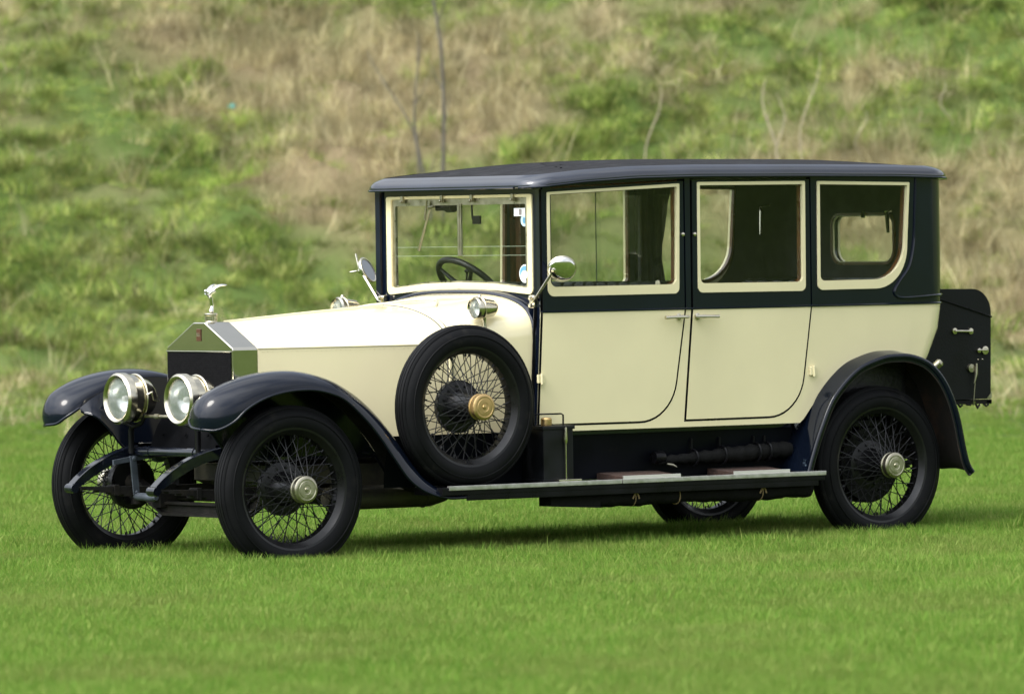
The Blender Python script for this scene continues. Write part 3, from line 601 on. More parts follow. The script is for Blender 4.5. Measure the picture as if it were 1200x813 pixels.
X0, Z0 = .050, 1.256
fv = [(X0+.004, 0, Z0+.056), (X0+.008, 0, Z0+.032), (X0+.004, 0, Z0+.012), (X0, 0, Z0), (X0-.001, 0, Z0+.075), (X0-.014, 0, Z0+.095), (X0-.027, 0, Z0+.106), (X0-.036, 0, Z0+.112),
      (X0-.010, -.016, Z0+.100), (X0+.014, -.026, Z0+.108), (X0-.010, .016, Z0+.100), (X0+.014, .026, Z0+.108)]
fe = [(0, 1), (1, 2), (2, 3), (0, 4), (4, 5), (5, 6), (6, 7), (5, 8), (8, 9), (5, 10), (10, 11)]
fig = skinned('radiator_figurine', fv, fe, [.0095, .0095, .012, .018, .0095, .013, .007, .0105, .010, .006, .010, .006], CHROME, rad)
wg = MB()
for s in (-1, 1):                                                         # swept robe wings behind the shoulders
    n = 9; rings = []
    for i, t in enumerate(np.linspace(0, 1, n)):
        cx = X0-.016+.078*t; cz = Z0+.104+.012*math.sin(t*PI)+.030*t; hw = .013*math.sin(PI*(.25+.7*t))+.002; yy = s*(.012+.030*t)
        rings.append([(cx+.004*math.sin(a)*2, yy+hw*1.2*math.cos(a), cz+(.010*(1-t)+.004)*math.sin(a)) for a in np.linspace(0, 2*PI, 10, endpoint=False)])
    wg.loft(rings)
wg.build('wings', CHROME, rad, 60); bpy.data.objects['wings'].parent = rad
# ------------------------------------------------------------------ bonnet and scuttle
def sec(x, n=15):
    """half section from the lower near edge over the top, as (y, z), y >= 0"""
    hw = lerp_tab([(.122, .2965), (.9, .506), (1.1, .56), (1.25, .607), (1.4, .643), (1.54, .662)], x)
    zs = lerp_tab([(.122, 1.079), (1.1, 1.082), (1.54, 1.105)], x); zt = lerp_tab([(.122, 1.2085), (.6, 1.243), (1.1, 1.275), (1.3, 1.297), (1.54, 1.328)], x)
    t = lerp_tab([(.122, 0), (.35, .05), (.8, .45), (1.02, .9), (1.1, 1)], x); ex = lerp_tab([(1.1, 2.0), (1.54, 2.9)], x)
    fl = lerp_tab([(.122, .049), (1.1, .12)], x)/hw
    out = []
    for k in range(n+1):
        a = k/n*PI/2; sy = math.cos(a)**(2/ex); sz = math.sin(a)**(2/ex)
        q = k/n; py = 1-(1-fl)*min(q/.82, 1) if q < .82 else fl*(1-(q-.82)/.18); pz = min(q/.82, 1)
        out.append((hw*(sy*t+py*(1-t)), zs+(zt-zs)*(sz*t+pz*(1-t))))
    return hw, zs, zt, out
def hull(x, zb, off=0.):
    hw, zs, zt, o = sec(x); pts = [(hw, zb), (hw, zb+(zs-zb)*.5)] + o; pts = [(a+off*(1 if i < 10 else a/hw), b+(off if i > 6 else 0)) for i, (a, b) in enumerate(pts)]
    left = [(x, -a, b) for a, b in pts]; right = [(x, a, b) for a, b in pts[::-1][1:]]
    return left+right
bn = MB(); bn.loft([hull(x, .56) for x in np.linspace(.124, 1.085, 25)], False)
bonnet = bn.build('bonnet', CREAM, car, 16)
# hinge beads along centre and shoulder, and the two bands where the bonnet meets the scuttle
hg = MB(); hg.tube([(x, 0, sec(x)[2]+.002) for x in np.linspace(.126, 1.09, 12)], .0055, 8)
for s in (-1, 1):
    hg.tube([(x, s*(sec(x)[0]+.0), sec(x)[1]+.001) for x in np.linspace(.126, 1.085, 14)], .004, 6)
    for i in range(38):
        x = .15+i*.0245; hg.lathe([(.0028, 0), (.002, .002), (0, .0022)], (x, s*(sec(x)[0]+.0005), sec(x)[1]-.014), (0, s, 0), 6)
hg.build('bonnet_hinge', CREAM, bonnet)
bb = MB(); bb.tube([Vector(p) for p in hull(1.097, .60, .002)], .010, 8); bb.build('bonnet_band', CREAM, bonnet)
for x in (1.084, 1.110):
    bb = MB(); bb.tube([Vector(p) for p in hull(x, .60, .0015)], .0028, 6); bb.build('band_edge', mat('grey_band_edge', (.13, .13, .12), .5), bonnet)
sc = MB(); sc.loft([hull(x, .56) for x in np.linspace(1.108, 1.535, 16)], False); scuttle = sc.build('scuttle', CREAM, car, 40)
sc = MB(); sc.loft([hull(1.530, .60, .004), hull(1.536, .60, .014), hull(1.552, .60, .020), hull(1.562, .60, .020)], False); sc.build('scuttle_moulding', NAVY, car)
# pipe line over the scuttle
pl = []
for y in np.linspace(-.30, .12, 14):
    x = 1.20+.10*math.sin((y+.3)*9); hw, zs, zt, o = sec(x); zz = float(np.interp(abs(y), [a for a, b in o][::-1], [b for a, b in o][::-1])); pl.append((x, y, zz+.004))
q = MB(); q.tube(pl, .0042, 6); q.build('scuttle_pipe', CREAM, scuttle)
# ------------------------------------------------------------------ coach body: side outline in plan
def wx(x): return float(np.interp(x, [1.45, 1.56, 1.8, 2.1, 2.5, 3.2, 3.6, 3.9, 4.10], [.700, .715, .732, .745, .755, .757, .752, .740, .726]))
XC = 4.045; CR = .155; YE = wx(XC); XE = XC+CR                              # rear corner
UARC = XC+CR*PI/2; UMAX = UARC+YE-CR
def plan(u):
    """outline in plan for the near side, u = x along the side, then round the corner and across the back to the middle"""
    if u <= XC:
        d = (wx(u+.01)-wx(u-.01))/.02; n = Vector((-d, -1)).normalized(); n = Vector((-d*-1*-1, -1)).normalized(); return Vector((u, -wx(u))), n
    if u <= UARC:
        a = (u-XC)/CR; return Vector((XC+CR*math.sin(a), -(YE-CR)-CR*math.cos(a))), Vector((math.sin(a), -math.cos(a)))
    return Vector((XE, -(YE-CR)+(u-UARC))), Vector((1, 0))
def bodymap(u, off, z):
    s = 1
    if u > UMAX: u = 2*UMAX-u; s = -1                                     # far half mirrors the near half
    p, n = plan(u); p = p+n*off
    if z < 1.24 and u > 3.7:
        k = min((u-3.7)/.45, 1); k = k*k*(3-2*k); dz = 1.24-z; p.x -= k*1.15*min(dz, .45)**2
    return (p.x, s*p.y, z)
ZB, ZW, ZT = .636, 1.232, 1.895
def ztop(u):
    x = u if u < UMAX else 2*UMAX-u
    return float(np.interp(x, [1.5, 1.6, 2.0, 2.4, 3.3, 4.2], [1.852, 1.862, 1.888, 1.90, 1.90, 1.89]))+.02
def mirror_u(poly): return [(2*UMAX-a, b) for a, b in poly][::-1]
W1 = rpoly([(1.588, 1.309, .035), (2.384, 1.311, .03), (2.394, 1.866, .006), (1.588, 1.829, .006)])
W2 = rpoly([(2.502, 1.313, .03), (3.196, 1.310, .03), (3.200, 1.872, .006), (2.505, 1.872, .006)])
W3 = rpoly([(3.278, 1.313, .03), (3.868, 1.315, .215), (3.905, 1.860, .006), (3.281, 1.871, .006)], 14)
def inset(win, s, top, bot):
    a = np.array(win); x0, x1 = a[:, 0].min(), a[:, 0].max(); z0, z1 = a[:, 1].min(), a[:, 1].max(); xm = (x0+x1)/2; zm = (z0+z1)/2
    return [(xm+(x-xm)*((x1-x0)/2-s)/((x1-x0)/2), (z0+bot)+(z-z0)*((z1-top)-(z0+bot))/(z1-z0)) for x, z in win]
D1 = rpoly([(1.522, .667, 0), (2.330, .667, .235), (2.425, 1.228, .3), (2.425, 1.884, 0), (1.552, 1.849, 0), (1.552, 1.219, 0)], 10)
D2 = rpoly([(2.412, .668, 0), (3.150, .670, .235), (3.236, 1.226, .3), (3.236, 1.886, 0), (2.468, 1.886, 0), (2.466, 1.227, 0)], 10)
def grow(poly, g):
    a = np.array(poly); out = []
    n = len(a)
    for i in range(n):
        p = a[i]; e1 = p-a[i-1]; e2 = a[(i+1) % n]-p; k1 = np.hypot(*e1); k2 = np.hypot(*e2)
        n1 = np.array([e1[1], -e1[0]])/max(k1, 1e-9); n2 = np.array([e2[1], -e2[0]])/max(k2, 1e-9); nn = n1+n2; nn /= max(np.hypot(*nn), 1e-9)
        c = max(nn @ n1, .5); out.append(tuple(p+nn*g/c))
    return out
CUTS = [1.6, 1.7, 1.8, 1.95, 2.1, 2.3, 2.5, 2.8, 3.2, 3.4, 3.6, 3.75, 3.85, 3.92] + list(np.linspace(XC, UARC, 11)) + [UARC+.1]
CUTS = CUTS + [UMAX] + [2*UMAX-c for c in CUTS]
RWZ = (1.437, 1.70)
RW = rpoly([(UMAX-.42, 1.435, .07), (UMAX+.10, 1.435, .07), (UMAX+.10, 1.700, .04), (UMAX-.42, 1.700, .04)])
RW = rpoly([(UMAX-.30, 1.442, .07), (UMAX+.215, 1.442, .07), (UMAX+.215, 1.697, .055), (UMAX-.30, 1.697, .055)])
# outline of the body shell: sill, rear wheel arch, back, and the same on the far side
top = [(u, ztop(u)) for u in np.linspace(1.545, 2*UMAX-1.545, 60)]
RPA = [(3.150, .636), (3.175, .655), (3.245, .735), (3.307, .810), (3.388, .882), (3.466, .930), (3.552, .960), (3.64, .980), (3.722, .985), (3.80, .980), (3.893, .962), (3.96, .955), (4.05, .945), (4.17, .930)]
UL = bodymap
low = [(1.515, ZB)] + RPA
outer = low + [(2*UMAX-a, b) for a, b in low[::-1]] + [(2*UMAX-1.545, ZW)] + top[::-1] + [(1.545, ZW)]
holes = [grow(D1, .005), grow(D2, .005), W3, RW, mirror_u(W3), mirror_u(grow(D1, .005)), mirror_u(grow(D2, .005))]
body = panel('body', outer, holes, .034, bodymap, [NAVY, CLOTH, NAVY, CREAM], car, CUTS, [ZW, 1.1, .95, .8], midx=lambda u, z: 0 if z > ZW else 3)
def window(parent, win, far, hole_s=.0165, top=.0165, bot=.047, glass=True):
    f = (lambda p: mirror_u(p)) if far else (lambda p: p)
    inn = inset(win, hole_s, top, bot)
    fr = panel('window_frame', f(win), [f(inn)], .020, bodymap, [CREAM, CREAM, CREAM], parent, CUTS, front=.007)
    inn2 = inset(win, hole_s-.004, top-.004, bot-.004)
    w2 = panel('window_surround', f(inset(win, .008, .008, .03)), [f(inset(win, hole_s+.004, top+.003, bot+.001))], .022, bodymap, WOOD, parent, CUTS, front=-.016)
    if glass: panel('window_pane', f(inset(win, hole_s-.006, top-.006, bot-.006)), [], .003, bodymap, GLASS, parent, CUTS, front=-.006)
for far in (False, True):
    f = mirror_u if far else (lambda p: p)
    for D, W in ((D1, W1), (D2, W2)):
        d = panel('door', f(grow(D, -.006)), [f(W)], .03, bodymap, [NAVY, CLOTH, BLACK, CREAM], car, CUTS, [ZW], front=.003, midx=lambda u, z: 0 if z > ZW else 3)
        window(d, W, far)
        s = 1 if far else -1; hh = MB(); hx = 2.372 if D is D1 else 2.500; dr = -1 if D is D1 else 1
        y = s*(wx(hx)+.006)
        hh.lathe([(0, 0), (.016, 0), (.017, .004), (.010, .008), (.008, .034), (0, .036)], (hx+dr*-.006, y, 1.193), (0, s, 0), 16)
        hh.tube([(hx-dr*.045, y+s*.036, 1.193), (hx, y+s*.038, 1.193), (hx+dr*.05, y+s*.038, 1.192), (hx+dr*.105, y+s*.036, 1.191)], [.007, .010, .008, .009], 10)
        hh.build('door_handle', NICKEL, d)
        hn = MB(); hx = 1.536 if D is D1 else 3.234; y = s*(wx(hx)+.002)
        hn.box((hx-.020, min(y, y+s*.016), .878), (hx+.020, max(y, y+s*.016), .922), .004); hn.tube([(hx, y+s*.018, .872), (hx, y+s*.018, .928)], .007, 8)
        hn.build('hinge', CREAM, d)
        bt = MB(); bx = 2.412 if D is D1 else 2.486; bt.lathe([(0, 0), (.011, 0), (.010, .006), (0, .009)], (bx, s*(wx(bx)+.002), 1.608), (0, s, 0), 14); bt.build('door_stud', NICKEL, d)
    # the panel closing the gap behind the doors so that the shut lines read black
    jb = panel('door_jamb', f(rpoly([(1.50, .645, 0), (3.26, .645, 0), (3.26, 1.26, 0), (1.53, 1.26, 0)])), [], .006, bodymap, BLACK, car, CUTS, front=-.036)
    for xa, xb in ((2.405, 2.490),):
        panel('door_pillar', f([(xa, 1.25), (xb, 1.25), (xb, 1.89), (xa, 1.89)]), [], .02, bodymap, [BLACK, WOOD, WOOD], car, (), front=-.034)
    window(body, W3, far)
# rear window trim
panel('window_frame', grow(RW, .012), [inset(RW, .006, .006, .006)], .012, bodymap, CREAM, body, CUTS, front=.006)
panel('window_surround', grow(RW, .010), [inset(RW, .004, .004, .004)], .012, bodymap, WOOD, body, CUTS, front=-.035)
panel('inner_trim', inset(RW, -.002, -.002, -.002), [inset(RW, .009, .009, .009)], .010, bodymap, CREAM, body, CUTS, front=-.033)
panel('window_pane', inset(RW, -.004, -.004, -.004), [], .003, bodymap, GLASS, body, CUTS, front=-.012)
# waist moulding and the swept bead behind the last window
wm = MB()
def bead(poly, r0=.006, off=.003):
    for s in (0, 1): wm.tube([bodymap(2*UMAX-a if s else a, off, b) for a, b in poly], r0, 6)
bead([(u, ZW) for u in np.concatenate([np.linspace(1.55, XC, 30), np.linspace(XC+.01, UMAX, 24)])], .0055)
sw = catmull([(3.955, 1.88), (3.945, 1.70), (3.935, 1.56), (3.90, 1.43), (3.83, 1.35), (3.795, 1.30), (3.81, 1.272), (3.86, 1.262), (3.98, 1.266), (4.1, 1.272), (4.23, 1.275)], 5)
bead(sw, .007)
wm.build('waist_moulding', NAVY, body)
# ------------------------------------------------------------------ windscreen
def archz(y, z0, k=.030): return z0+k*(1-(y/.63)**2)
ys = np.linspace(-.633, .633, 15)
yo = np.linspace(-.664, .664, 15)
sm = lambda y: sec(1.54)
def scz(y):
    o = sec(1.54)[3]; return float(np.interp(min(abs(y), .66), [a for a, b in o][::-1], [b for a, b in o][::-1]))
outerw = [(-.716, .62), (-.664, .62)] + [(y, scz(y)-.01) for y in yo] + [(.664, .62), (.716, .62), (.716, 1.86)] + [(-.716, 1.86)]
hole = rpoly([(-.633, 1.319, .03), (-.3, archz(.3, 1.319), 0), (0, 1.349, 0), (.3, archz(.3, 1.319), 0), (.633, 1.319, .03), (.633, 1.821, .012), (-.633, 1.821, .012)], 5)
wmap = lambda u, off, z: (1.566-off, u, z)
panel('windscreen_surround', outerw, [hole], .05, wmap, [NAVY, WOOD, NAVY], car)
def iw(sx, top, bot):
    return rpoly([(-.633+sx, 1.319+bot, .012), (-.3, archz(.3, 1.319)+bot, 0), (0, 1.349+bot, 0), (.3, archz(.3, 1.319)+bot, 0), (.633-sx, 1.319+bot, .012), (.633-sx, 1.821-top, .008), (-.633+sx, 1.821-top, .008)], 4)
wsf = panel('windscreen_frame', hole, [iw(.042, .014, .034)], .03, wmap, CREAM, car, front=.008)
panel('inner_frame', iw(.040, .012, .032), [iw(.068, .048, .042)], .014, wmap, OLDNICK, wsf, front=-.002)
gl = panel('windscreen_pane', iw(.05, .03, .036), [], .004, wmap, GLASS, wsf, front=-.008)
for z, e in ((1.5615, .0), (1.5165, .004)):
    le = MB(); le.box((1.572-e, -.57, z-.0012), (1.580-e, .57, z+.0012), .0003); le.build('glass_edge', mat('green_glass_edge', (.20, .24, .17), .3), wsf)
dv = MB(); dv.box((1.560, -.022, 1.515), (1.572, .010, 1.782), .003); dv.box((1.556, -.012, 1.515), (1.562, -.002, 1.782), .002); dv.build('centre_divider', OLDNICK, wsf)
for y in (.479, .132, -.128, -.479):
    cl = MB(); cl.box((1.546, y-.010, 1.787), (1.562, y+.010, 1.824), .003); cl.lathe([(0, 0), (.007, 0), (.007, .008), (0, .010)], (1.546, y, 1.794), (-1, 0, 0), 10)
    cl.build('frame_clip', OLDNICK, wsf)
wp = MB(); wp.box((1.60, .15, 1.745), (1.64, .26, 1.785), .008); wp.lathe([(0, 0), (.03, 0), (.028, .05), (0, .055)], (1.62, .17, 1.765), (0, -1, 0), 16)
wiper = wp.build('wiper_motor', BLACK, wsf)
wp = MB(); wp.tube([(1.552, .262, 1.80), (1.552, .283, 1.70)], .006, 8); wp.tube([(1.552, .235, 1.755), (1.550, .335, 1.545)], [.005, .007], 8); wp.tube([(1.56, .262, 1.762), (1.552, .20, 1.768)], .008, 8)
wp.build('wiper_arm', OLDNICK, wiper)
im = MB(); im.box((1.60, -.13, 1.675), (1.612, -.065, 1.718), .003); im.tube([(1.606, -.055, 1.78), (1.606, -.06, 1.70)], .005, 8); im.build('interior_mirror', BLACK, wsf)
# licence stickers inside the glass
def disc(name, y, z, ry, rz, m, k=.0): 
    d = MB(); n = 28; d.loft([[(1.5705-k, y+ry*math.cos(a), z+rz*math.sin(a)) for a in np.linspace(0, 2*PI, n, endpoint=False)], [(1.5725-k, y+ry*math.cos(a), z+rz*math.sin(a)) for a in np.linspace(0, 2*PI, n, endpoint=False)]]); return d.build(name, m, wsf)
WHITE = plain('paper_white', (.72, .76, .76)); BLUE = plain('sticker_blue', (.10, .27, .42)); PALEB = plain('pale_blue', (.42, .60, .70))
d = MB(); d.box((1.569, -.575, 1.712), (1.572, -.468, 1.752), .0005); st = d.build('sticker', WHITE, wsf, label='white rectangular sticker with a small grey emblem')
d = MB(); d.box((1.5678, -.534, 1.717), (1.5698, -.512, 1.747), .0005); d.build('sticker_emblem', plain('grey_ink', (.22, .20, .20)), st)
st = disc('sticker', -.553, 1.690, .030, .030, PALEB); s2 = disc('sticker_emblem', -.553, 1.690, .011, .015, BLUE, .0022); s2.parent = st
st = disc('sticker', -.553, 1.424, .048, .046, WHITE); s2 = disc('sticker_emblem', -.553, 1.431, .040, .032, BLUE, .0022); s2.parent = st; s3 = disc('sticker_emblem', -.553, 1.418, .026, .022, WHITE, .0042); s3.parent = st
# ------------------------------------------------------------------ roof
def roof_w(x):
    return .775 if x > 1.75 else .775-.02*((1.75-x)/.3)**2
rf = MB(); XR0, XR1 = 1.480, 4.235
def roof_ring(inset_, zoff, n=64):
    """closed plan outline with rounded corners, shrunk by inset_"""
    pts = rpoly([(XR0+inset_, -.745+inset_, .12), (1.9, -.778+inset_, 2), (3.4, -.782+inset_, 2), (XR1-inset_, -.748+inset_, .17), (XR1-inset_, .748-inset_, .17), (3.4, .782-inset_, 2), (1.9, .778-inset_, 2), (XR0+inset_, .745-inset_, .12)], 8)
    a = np.array(pts+[pts[0]]); s = np.concatenate([[0], np.cumsum(np.hypot(*np.diff(a, axis=0).T))]); q = np.linspace(0, s[-1], 200, endpoint=False)
    X = np.interp(q, s, a[:, 0]); Y = np.interp(q, s, a[:, 1])
    return [(x, y, rz(x)+zoff) for x, y in zip(X, Y)]
def rz(x): return float(np.interp(x, [1.4, 1.55, 1.8, 2.1, 2.5, 3.2, 3.8, 4.1, 4.3], [1.852, 1.860, 1.883, 1.899, 1.905, 1.902, 1.896, 1.888, 1.878]))
prof = [(.06, -.004), (.02, -.010), (.006, -.008), (.0, .0), (.001, .012), (.006, .024), (.016, .036), (.032, .047), (.055, .056)]
rf.loft([roof_ring(a, b) for a, b in prof], True, False)
roof = rf.build('roof', ROOFN, car, 50)
tp = MB(); rr = []
def crown(x): return float(np.interp(x, [1.5, 1.9, 2.4, 3.6, 4.15], [.010, .026, .038, .038, .022]))
for t in np.linspace(0, 1, 12):
    i = .05+t*.70; rr.append([(x, y, z+crown(x)*math.sin(min(t*1.25, 1)*PI/2)) for x, y, z in roof_ring(min(i, .74), .0535)])
tp.loft(rr, True, True); tp.build('roof_covering', ROOFM, roof, 60)
hl = MB(); hl.loft([roof_ring(.045, -.006), roof_ring(.30, .012), roof_ring(.70, .02)], True, True); hl.build('headliner', CLOTH, roof, 60)
gt = MB(); gt.tube([Vector(p) for p in roof_ring(-.002, -.004)] , .006, 6); gt.build('roof_gutter', NAVY, roof)
# ------------------------------------------------------------------ interior
fl = MB(); fl.box((1.5, -.66, .60), (4.05, .66, .635), .004); fl.build('floor_board', BLACK, car)
se = MB()                                                                 # front bench: pleated squab and cushion
se.box((1.92, -.66, .64), (2.36, .66, .98), .03)
for i in range(14):
    y0 = -.66+i*1.32/14; se.box((2.27, y0+.002, .95), (2.40, y0+1.32/14-.002, 1.374), .03); se.box((1.90, y0+.002, .97), (2.28, y0+1.32/14-.002, 1.06), .03)
se.build('front_seat', LEATHER, car)
se = MB(); se.box((3.42, -.66, .64), (3.95, .66, 1.0), .05)
for i in range(10):
    y0 = -.66+i*1.32/10; se.box((3.86, y0+.001, .96), (4.02, y0+1.32/10-.001, 1.365), .045)
se.build('rear_seat', LEATHER, car)
pt = MB()                                                                 # division behind the chauffeur
pt.box((2.425, -.70, .64), (2.455, .70, 1.30), .004); pt.box((2.42, -.705, 1.30), (2.46, .705, 1.335), .004); pt.box((2.42, -.705, 1.85), (2.46, .705, 1.895), .004)
for y in (-.69, .645): pt.box((2.42, y, 1.33), (2.46, y+.045, 1.86), .004)
part = pt.build('partition', WOOD, car); pt = MB(); pt.box((2.437, -.65, 1.335), (2.440, .01, 1.85), .0005); pt.box((2.443, -.02, 1.335), (2.446, .65, 1.85), .0005); pt.build('partition_pane', GLASS, part)
pt = MB(); pt.box((2.436, .008, 1.335), (2.4395, .012, 1.85), .0005); pt.build('glass_edge', mat('dark_glass_edge', (.05, .08, .06), .3), part)
db = MB(); db.box((1.60, -.66, 1.16), (1.63, .66, 1.30), .005); db.build('dashboard', WOOD, car)
def curtain(x0, x1, y, z0, z1, n, amp, m):
    c = MB(); rings = []
    for z in np.linspace(z0, z1, 8):
        k = .62+.38*abs((z-z0)/(z1-z0)-.35)**.6 if z < z1 else 1
        row = [(x0+(x1-x0)*k*t, y+amp*math.sin(t*n*2*PI+z*2), z) for t in np.linspace(0, 1, 40)]; rings.append(row)
    c.loft(rings, False); o = c.build('curtain', m, car, 80); md = o.modifiers.new('t', 'SOLIDIFY'); md.thickness = .004; return o
curtain(3.215, 3.44, .675, 1.32, 1.86, 5, .012, CLOTH)
curtain(3.285, 3.36, -.675, 1.32, 1.86, 3, .010, CLOTH) if False else None
sw = MB(); ce = Vector((1.855, .30, 1.352)); ca = Vector((.70, 0, .714)).normalized()
sw.ring(ce, ca, .205, .0165, 48, 12); e1 = Vector((0, 1, 0)); e2 = ca.cross(e1)
for k in range(4):
    a = PI/4+k*PI/2; d = e1*math.cos(a)+e2*math.sin(a); sw.tube([ce-ca*.03+d*.03, ce+d*.20], [.013, .010], 8)
sw.lathe([(0, -.06), (.05, -.06), (.055, -.03), (.045, .0), (0, .012)], ce, ca, 20); sw.tube([ce, ce-ca*.75], .022, 10); sw.tube([ce-ca*.03+e2*.02, ce+ca*.03+e2*.09-e1*.02], .006, 6)
sw.lathe([(0, -.012), (.012, -.008), (.012, .008), (0, .012)], ce+ca*.03+e2*.09-e1*.02, ca, 10); sw.build('steering_wheel', LEATHER, car)
ih = MB(); ih.tube([(3.98, .60, 1.74), (3.97, .58, 1.72), (3.95, .565, 1.60)], [.01, .012, .006], 8); ih.tube([(3.99, .62, 1.75), (3.97, .50, 1.755)], .006, 6); ih.build('assist_handle', NICKEL, car)
ih = MB(); ih.tube([(4.14, -.305, 1.715), (4.11, -.307, 1.70), (4.105, -.32, 1.60)], [.011, .012, .008], 8); ih.tube([(4.13, -.27, 1.712), (4.12, -.34, 1.714)], .007, 6); ih.build('assist_handle', NICKEL, car)
lk = MB(); lk.tube([(4.08, -.15, 1.715), (4.075, -.15, 1.68)], .012, 8); lk.build('blind_fitting', NICKEL, car); lk = MB(); lk.lathe([(0, 0), (.018, .006), (.014, .03), (0, .04)], (3.70, -.05, 1.885), (0, 0, -1), 12); lk.build('ceiling_lamp', NICKEL, car)
kn = MB(); kn.lathe([(0, 0), (.012, 0), (.014, .03), (.010, .05), (0, .055)], (2.30, -.69, 1.325), (0, 0, 1), 14); kn.build('window_knob', IVORY, car)
# ------------------------------------------------------------------ wings
def make_wing(path, yin, yout, dropf, name, m, flare=0., inner=None, flange=.0, pk=.4, crown=2.0, bead_r=.0095):
    """curved sheet: path = ridge line in (x, z) from front to back; drop in normal direction towards the outer edge"""
    P = catmull(path, 8); P0 = P; T = np.gradient(P, axis=0); T /= np.linalg.norm(T, axis=1)[:, None]; N = np.stack([-T[:, 1], T[:, 0]], 1)
    n = 14; K = len(P); mb = MB(); top = []; edge = []
    for i in range(K):
        s = i/(K-1); d = dropf(s); ring = []; yi, yo_ = (yin(s) if callable(yin) else yin), (yout(s) if callable(yout) else yout)
        for j in range(n):
            v = j/(n-1); q = max((v-pk)/(1-pk), 0)**crown*d+max((pk-v)/pk, 0)**2*d*(inner(s) if inner else .25)
            k = s+(flare*max(1-s/.34, 0)**1.6*abs(2*v-1)**2.6 if flare else 0); k = min(k, 1)*(K-1); i0 = min(int(k), K-2); f0 = k-i0
            pp = P[i0]*(1-f0)+P[i0+1]*f0; nn = N[i0]*(1-f0)+N[i0+1]*f0
            p = pp-nn*q; ring.append((p[0], yi+(yo_-yi)*v, p[1]))
        if flange:
            p = P[i]-N[i]*(d+flange); ring.append((p[0], yo_-.002*np.sign(yo_), p[1]))
        top.append(ring); edge.append(Vector(ring[n-1] if flange else ring[-1]))
    mb.loft(top, False)
    und = [[(x-N[i][0]*.006, y*(1-.004), z-N[i][1]*.006) for x, y, z in ring] for i, ring in enumerate(top)]
    mb.loft(und, False, k=1)
    mb.tube([edge[i] for i in range(K)], bead_r, 10)
    mb.tube([Vector(p) for p in top[0]], .006, 6); mb.tube([Vector(p) for p in top[-1]], .006, 6)
    return mb, top
RIDGE = [(-.488, -.685, .716), (-.494, -.685, .765), (-.474, -.688, .825), (-.425, -.69, .876), (-.305, -.69, .930), (-.157, -.69, .966), (-.01, -.69, .979), (.11, -.69, .968), (.237, -.69, .934), (.353, -.69, .877), (.438, -.69, .820), (.523, -.69, .746), (.622, -.69, .637), (.693, -.69, .540), (.755, -.69, .455), (.85, -.69, .388), (.985, -.69, .352)]
OUTER = [(-.488, -.705, .706), (-.438, -.772, .702), (-.366, -.815, .740), (-.297, -.834, .803), (-.194, -.845, .853), (-.069, -.85, .880), (.072, -.85, .884), (.185, -.85, .862), (.270, -.85, .825), (.382, -.85, .732), (.466, -.85, .643), (.546, -.855, .537), (.628, -.86, .435), (.722, -.87, .370), (.847, -.88, .335), (.985, -.885, .335)]
INNER = [(-.488, -.668, .708), (-.474, -.605, .716), (-.455, -.56, .745), (-.400, -.532, .785), (-.300, -.525, .850), (-.16, -.525, .908), (0, -.525, .935), (.12, -.525, .930), (.237, -.525, .900), (.353, -.525, .848), (.438, -.525, .79), (.523, -.525, .716), (.622, -.525, .607), (.70, -.525, .50), (.755, -.53, .425), (.85, -.54, .368), (.985, -.55, .340)]
def resample(P, n):
    P = catmull(P, 10); s = np.concatenate([[0], np.cumsum(np.linalg.norm(np.diff(P, axis=0), axis=1))]); q = np.linspace(0, s[-1], n); return np.stack([np.interp(q, s, P[:, k]) for k in range(3)], 1)
def front_wing():
    """crowned sheet between three measured edges: inner edge, ridge, outer edge; with a rolled bead and an inner skirt"""
    K = 90; Rg, Ou, In = resample(RIDGE, K), resample(OUTER, K), resample(INNER, K); mb = MB(); top = []; und = []; H = 9
    for i in range(K):
        ring = []
        for j in range(H, 0, -1):
            a = j/H*PI/2; q = Rg[i].copy(); d = In[i]-Rg[i]; q[1] += d[1]*math.sin(a); q[0] += d[0]*(1-math.cos(a)); q[2] += d[2]*(1-math.cos(a)); ring.append(tuple(q))
        for j in range(0, H+1):
            a = j/H*PI/2; q = Rg[i].copy(); d = Ou[i]-Rg[i]; q[1] += d[1]*math.sin(a); q[0] += d[0]*(1-math.cos(a)); q[2] += d[2]*(1-math.cos(a)); ring.append(tuple(q))
        top.append(ring); und.append([(x+.003, -.69+(y+.69)*.985, z-.006) for x, y, z in ring])
    mb.loft(top, False); mb.loft(und, False, k=1)
    mb.tube([Vector(q) for q in In[::-1] if q[0] < -.39]+[Vector(q) for q in Ou[1:]], .0075, 8)
    sk = []
    for i in range(K):
        x, y, z = In[i]
        if x < -.40: continue
        zl = float(np.interp(x, [-.40, -.32, -.26, -.20, -.12, .7], [.78, .735, .68, .607, .555, .545])); zl = min(zl, z-.004)
        sk.append([(x, y+.07*k*(1 if z-zl > .05 else .3), z+(zl-z)*k-.001) for k in (0, .33, .66, 1)])
    mb.loft(sk, False); ed = [Vector(r_[-1]) for r_ in sk if r_[-1][0] < -.10]; mb.tube(ed, .006, 8)
    return mb
RP = [(3.085, .395), (3.115, .48), (3.165, .60), (3.238, .744), (3.30, .822), (3.381, .894), (3.46, .944), (3.552, .976), (3.64, .996), (3.722, 1.000), (3.80, .996), (3.893, .972), (3.97, .930), (4.045, .855), (4.105, .755), (4.150, .63), (4.180, .50), (4.205, .415), (4.235, .372)]
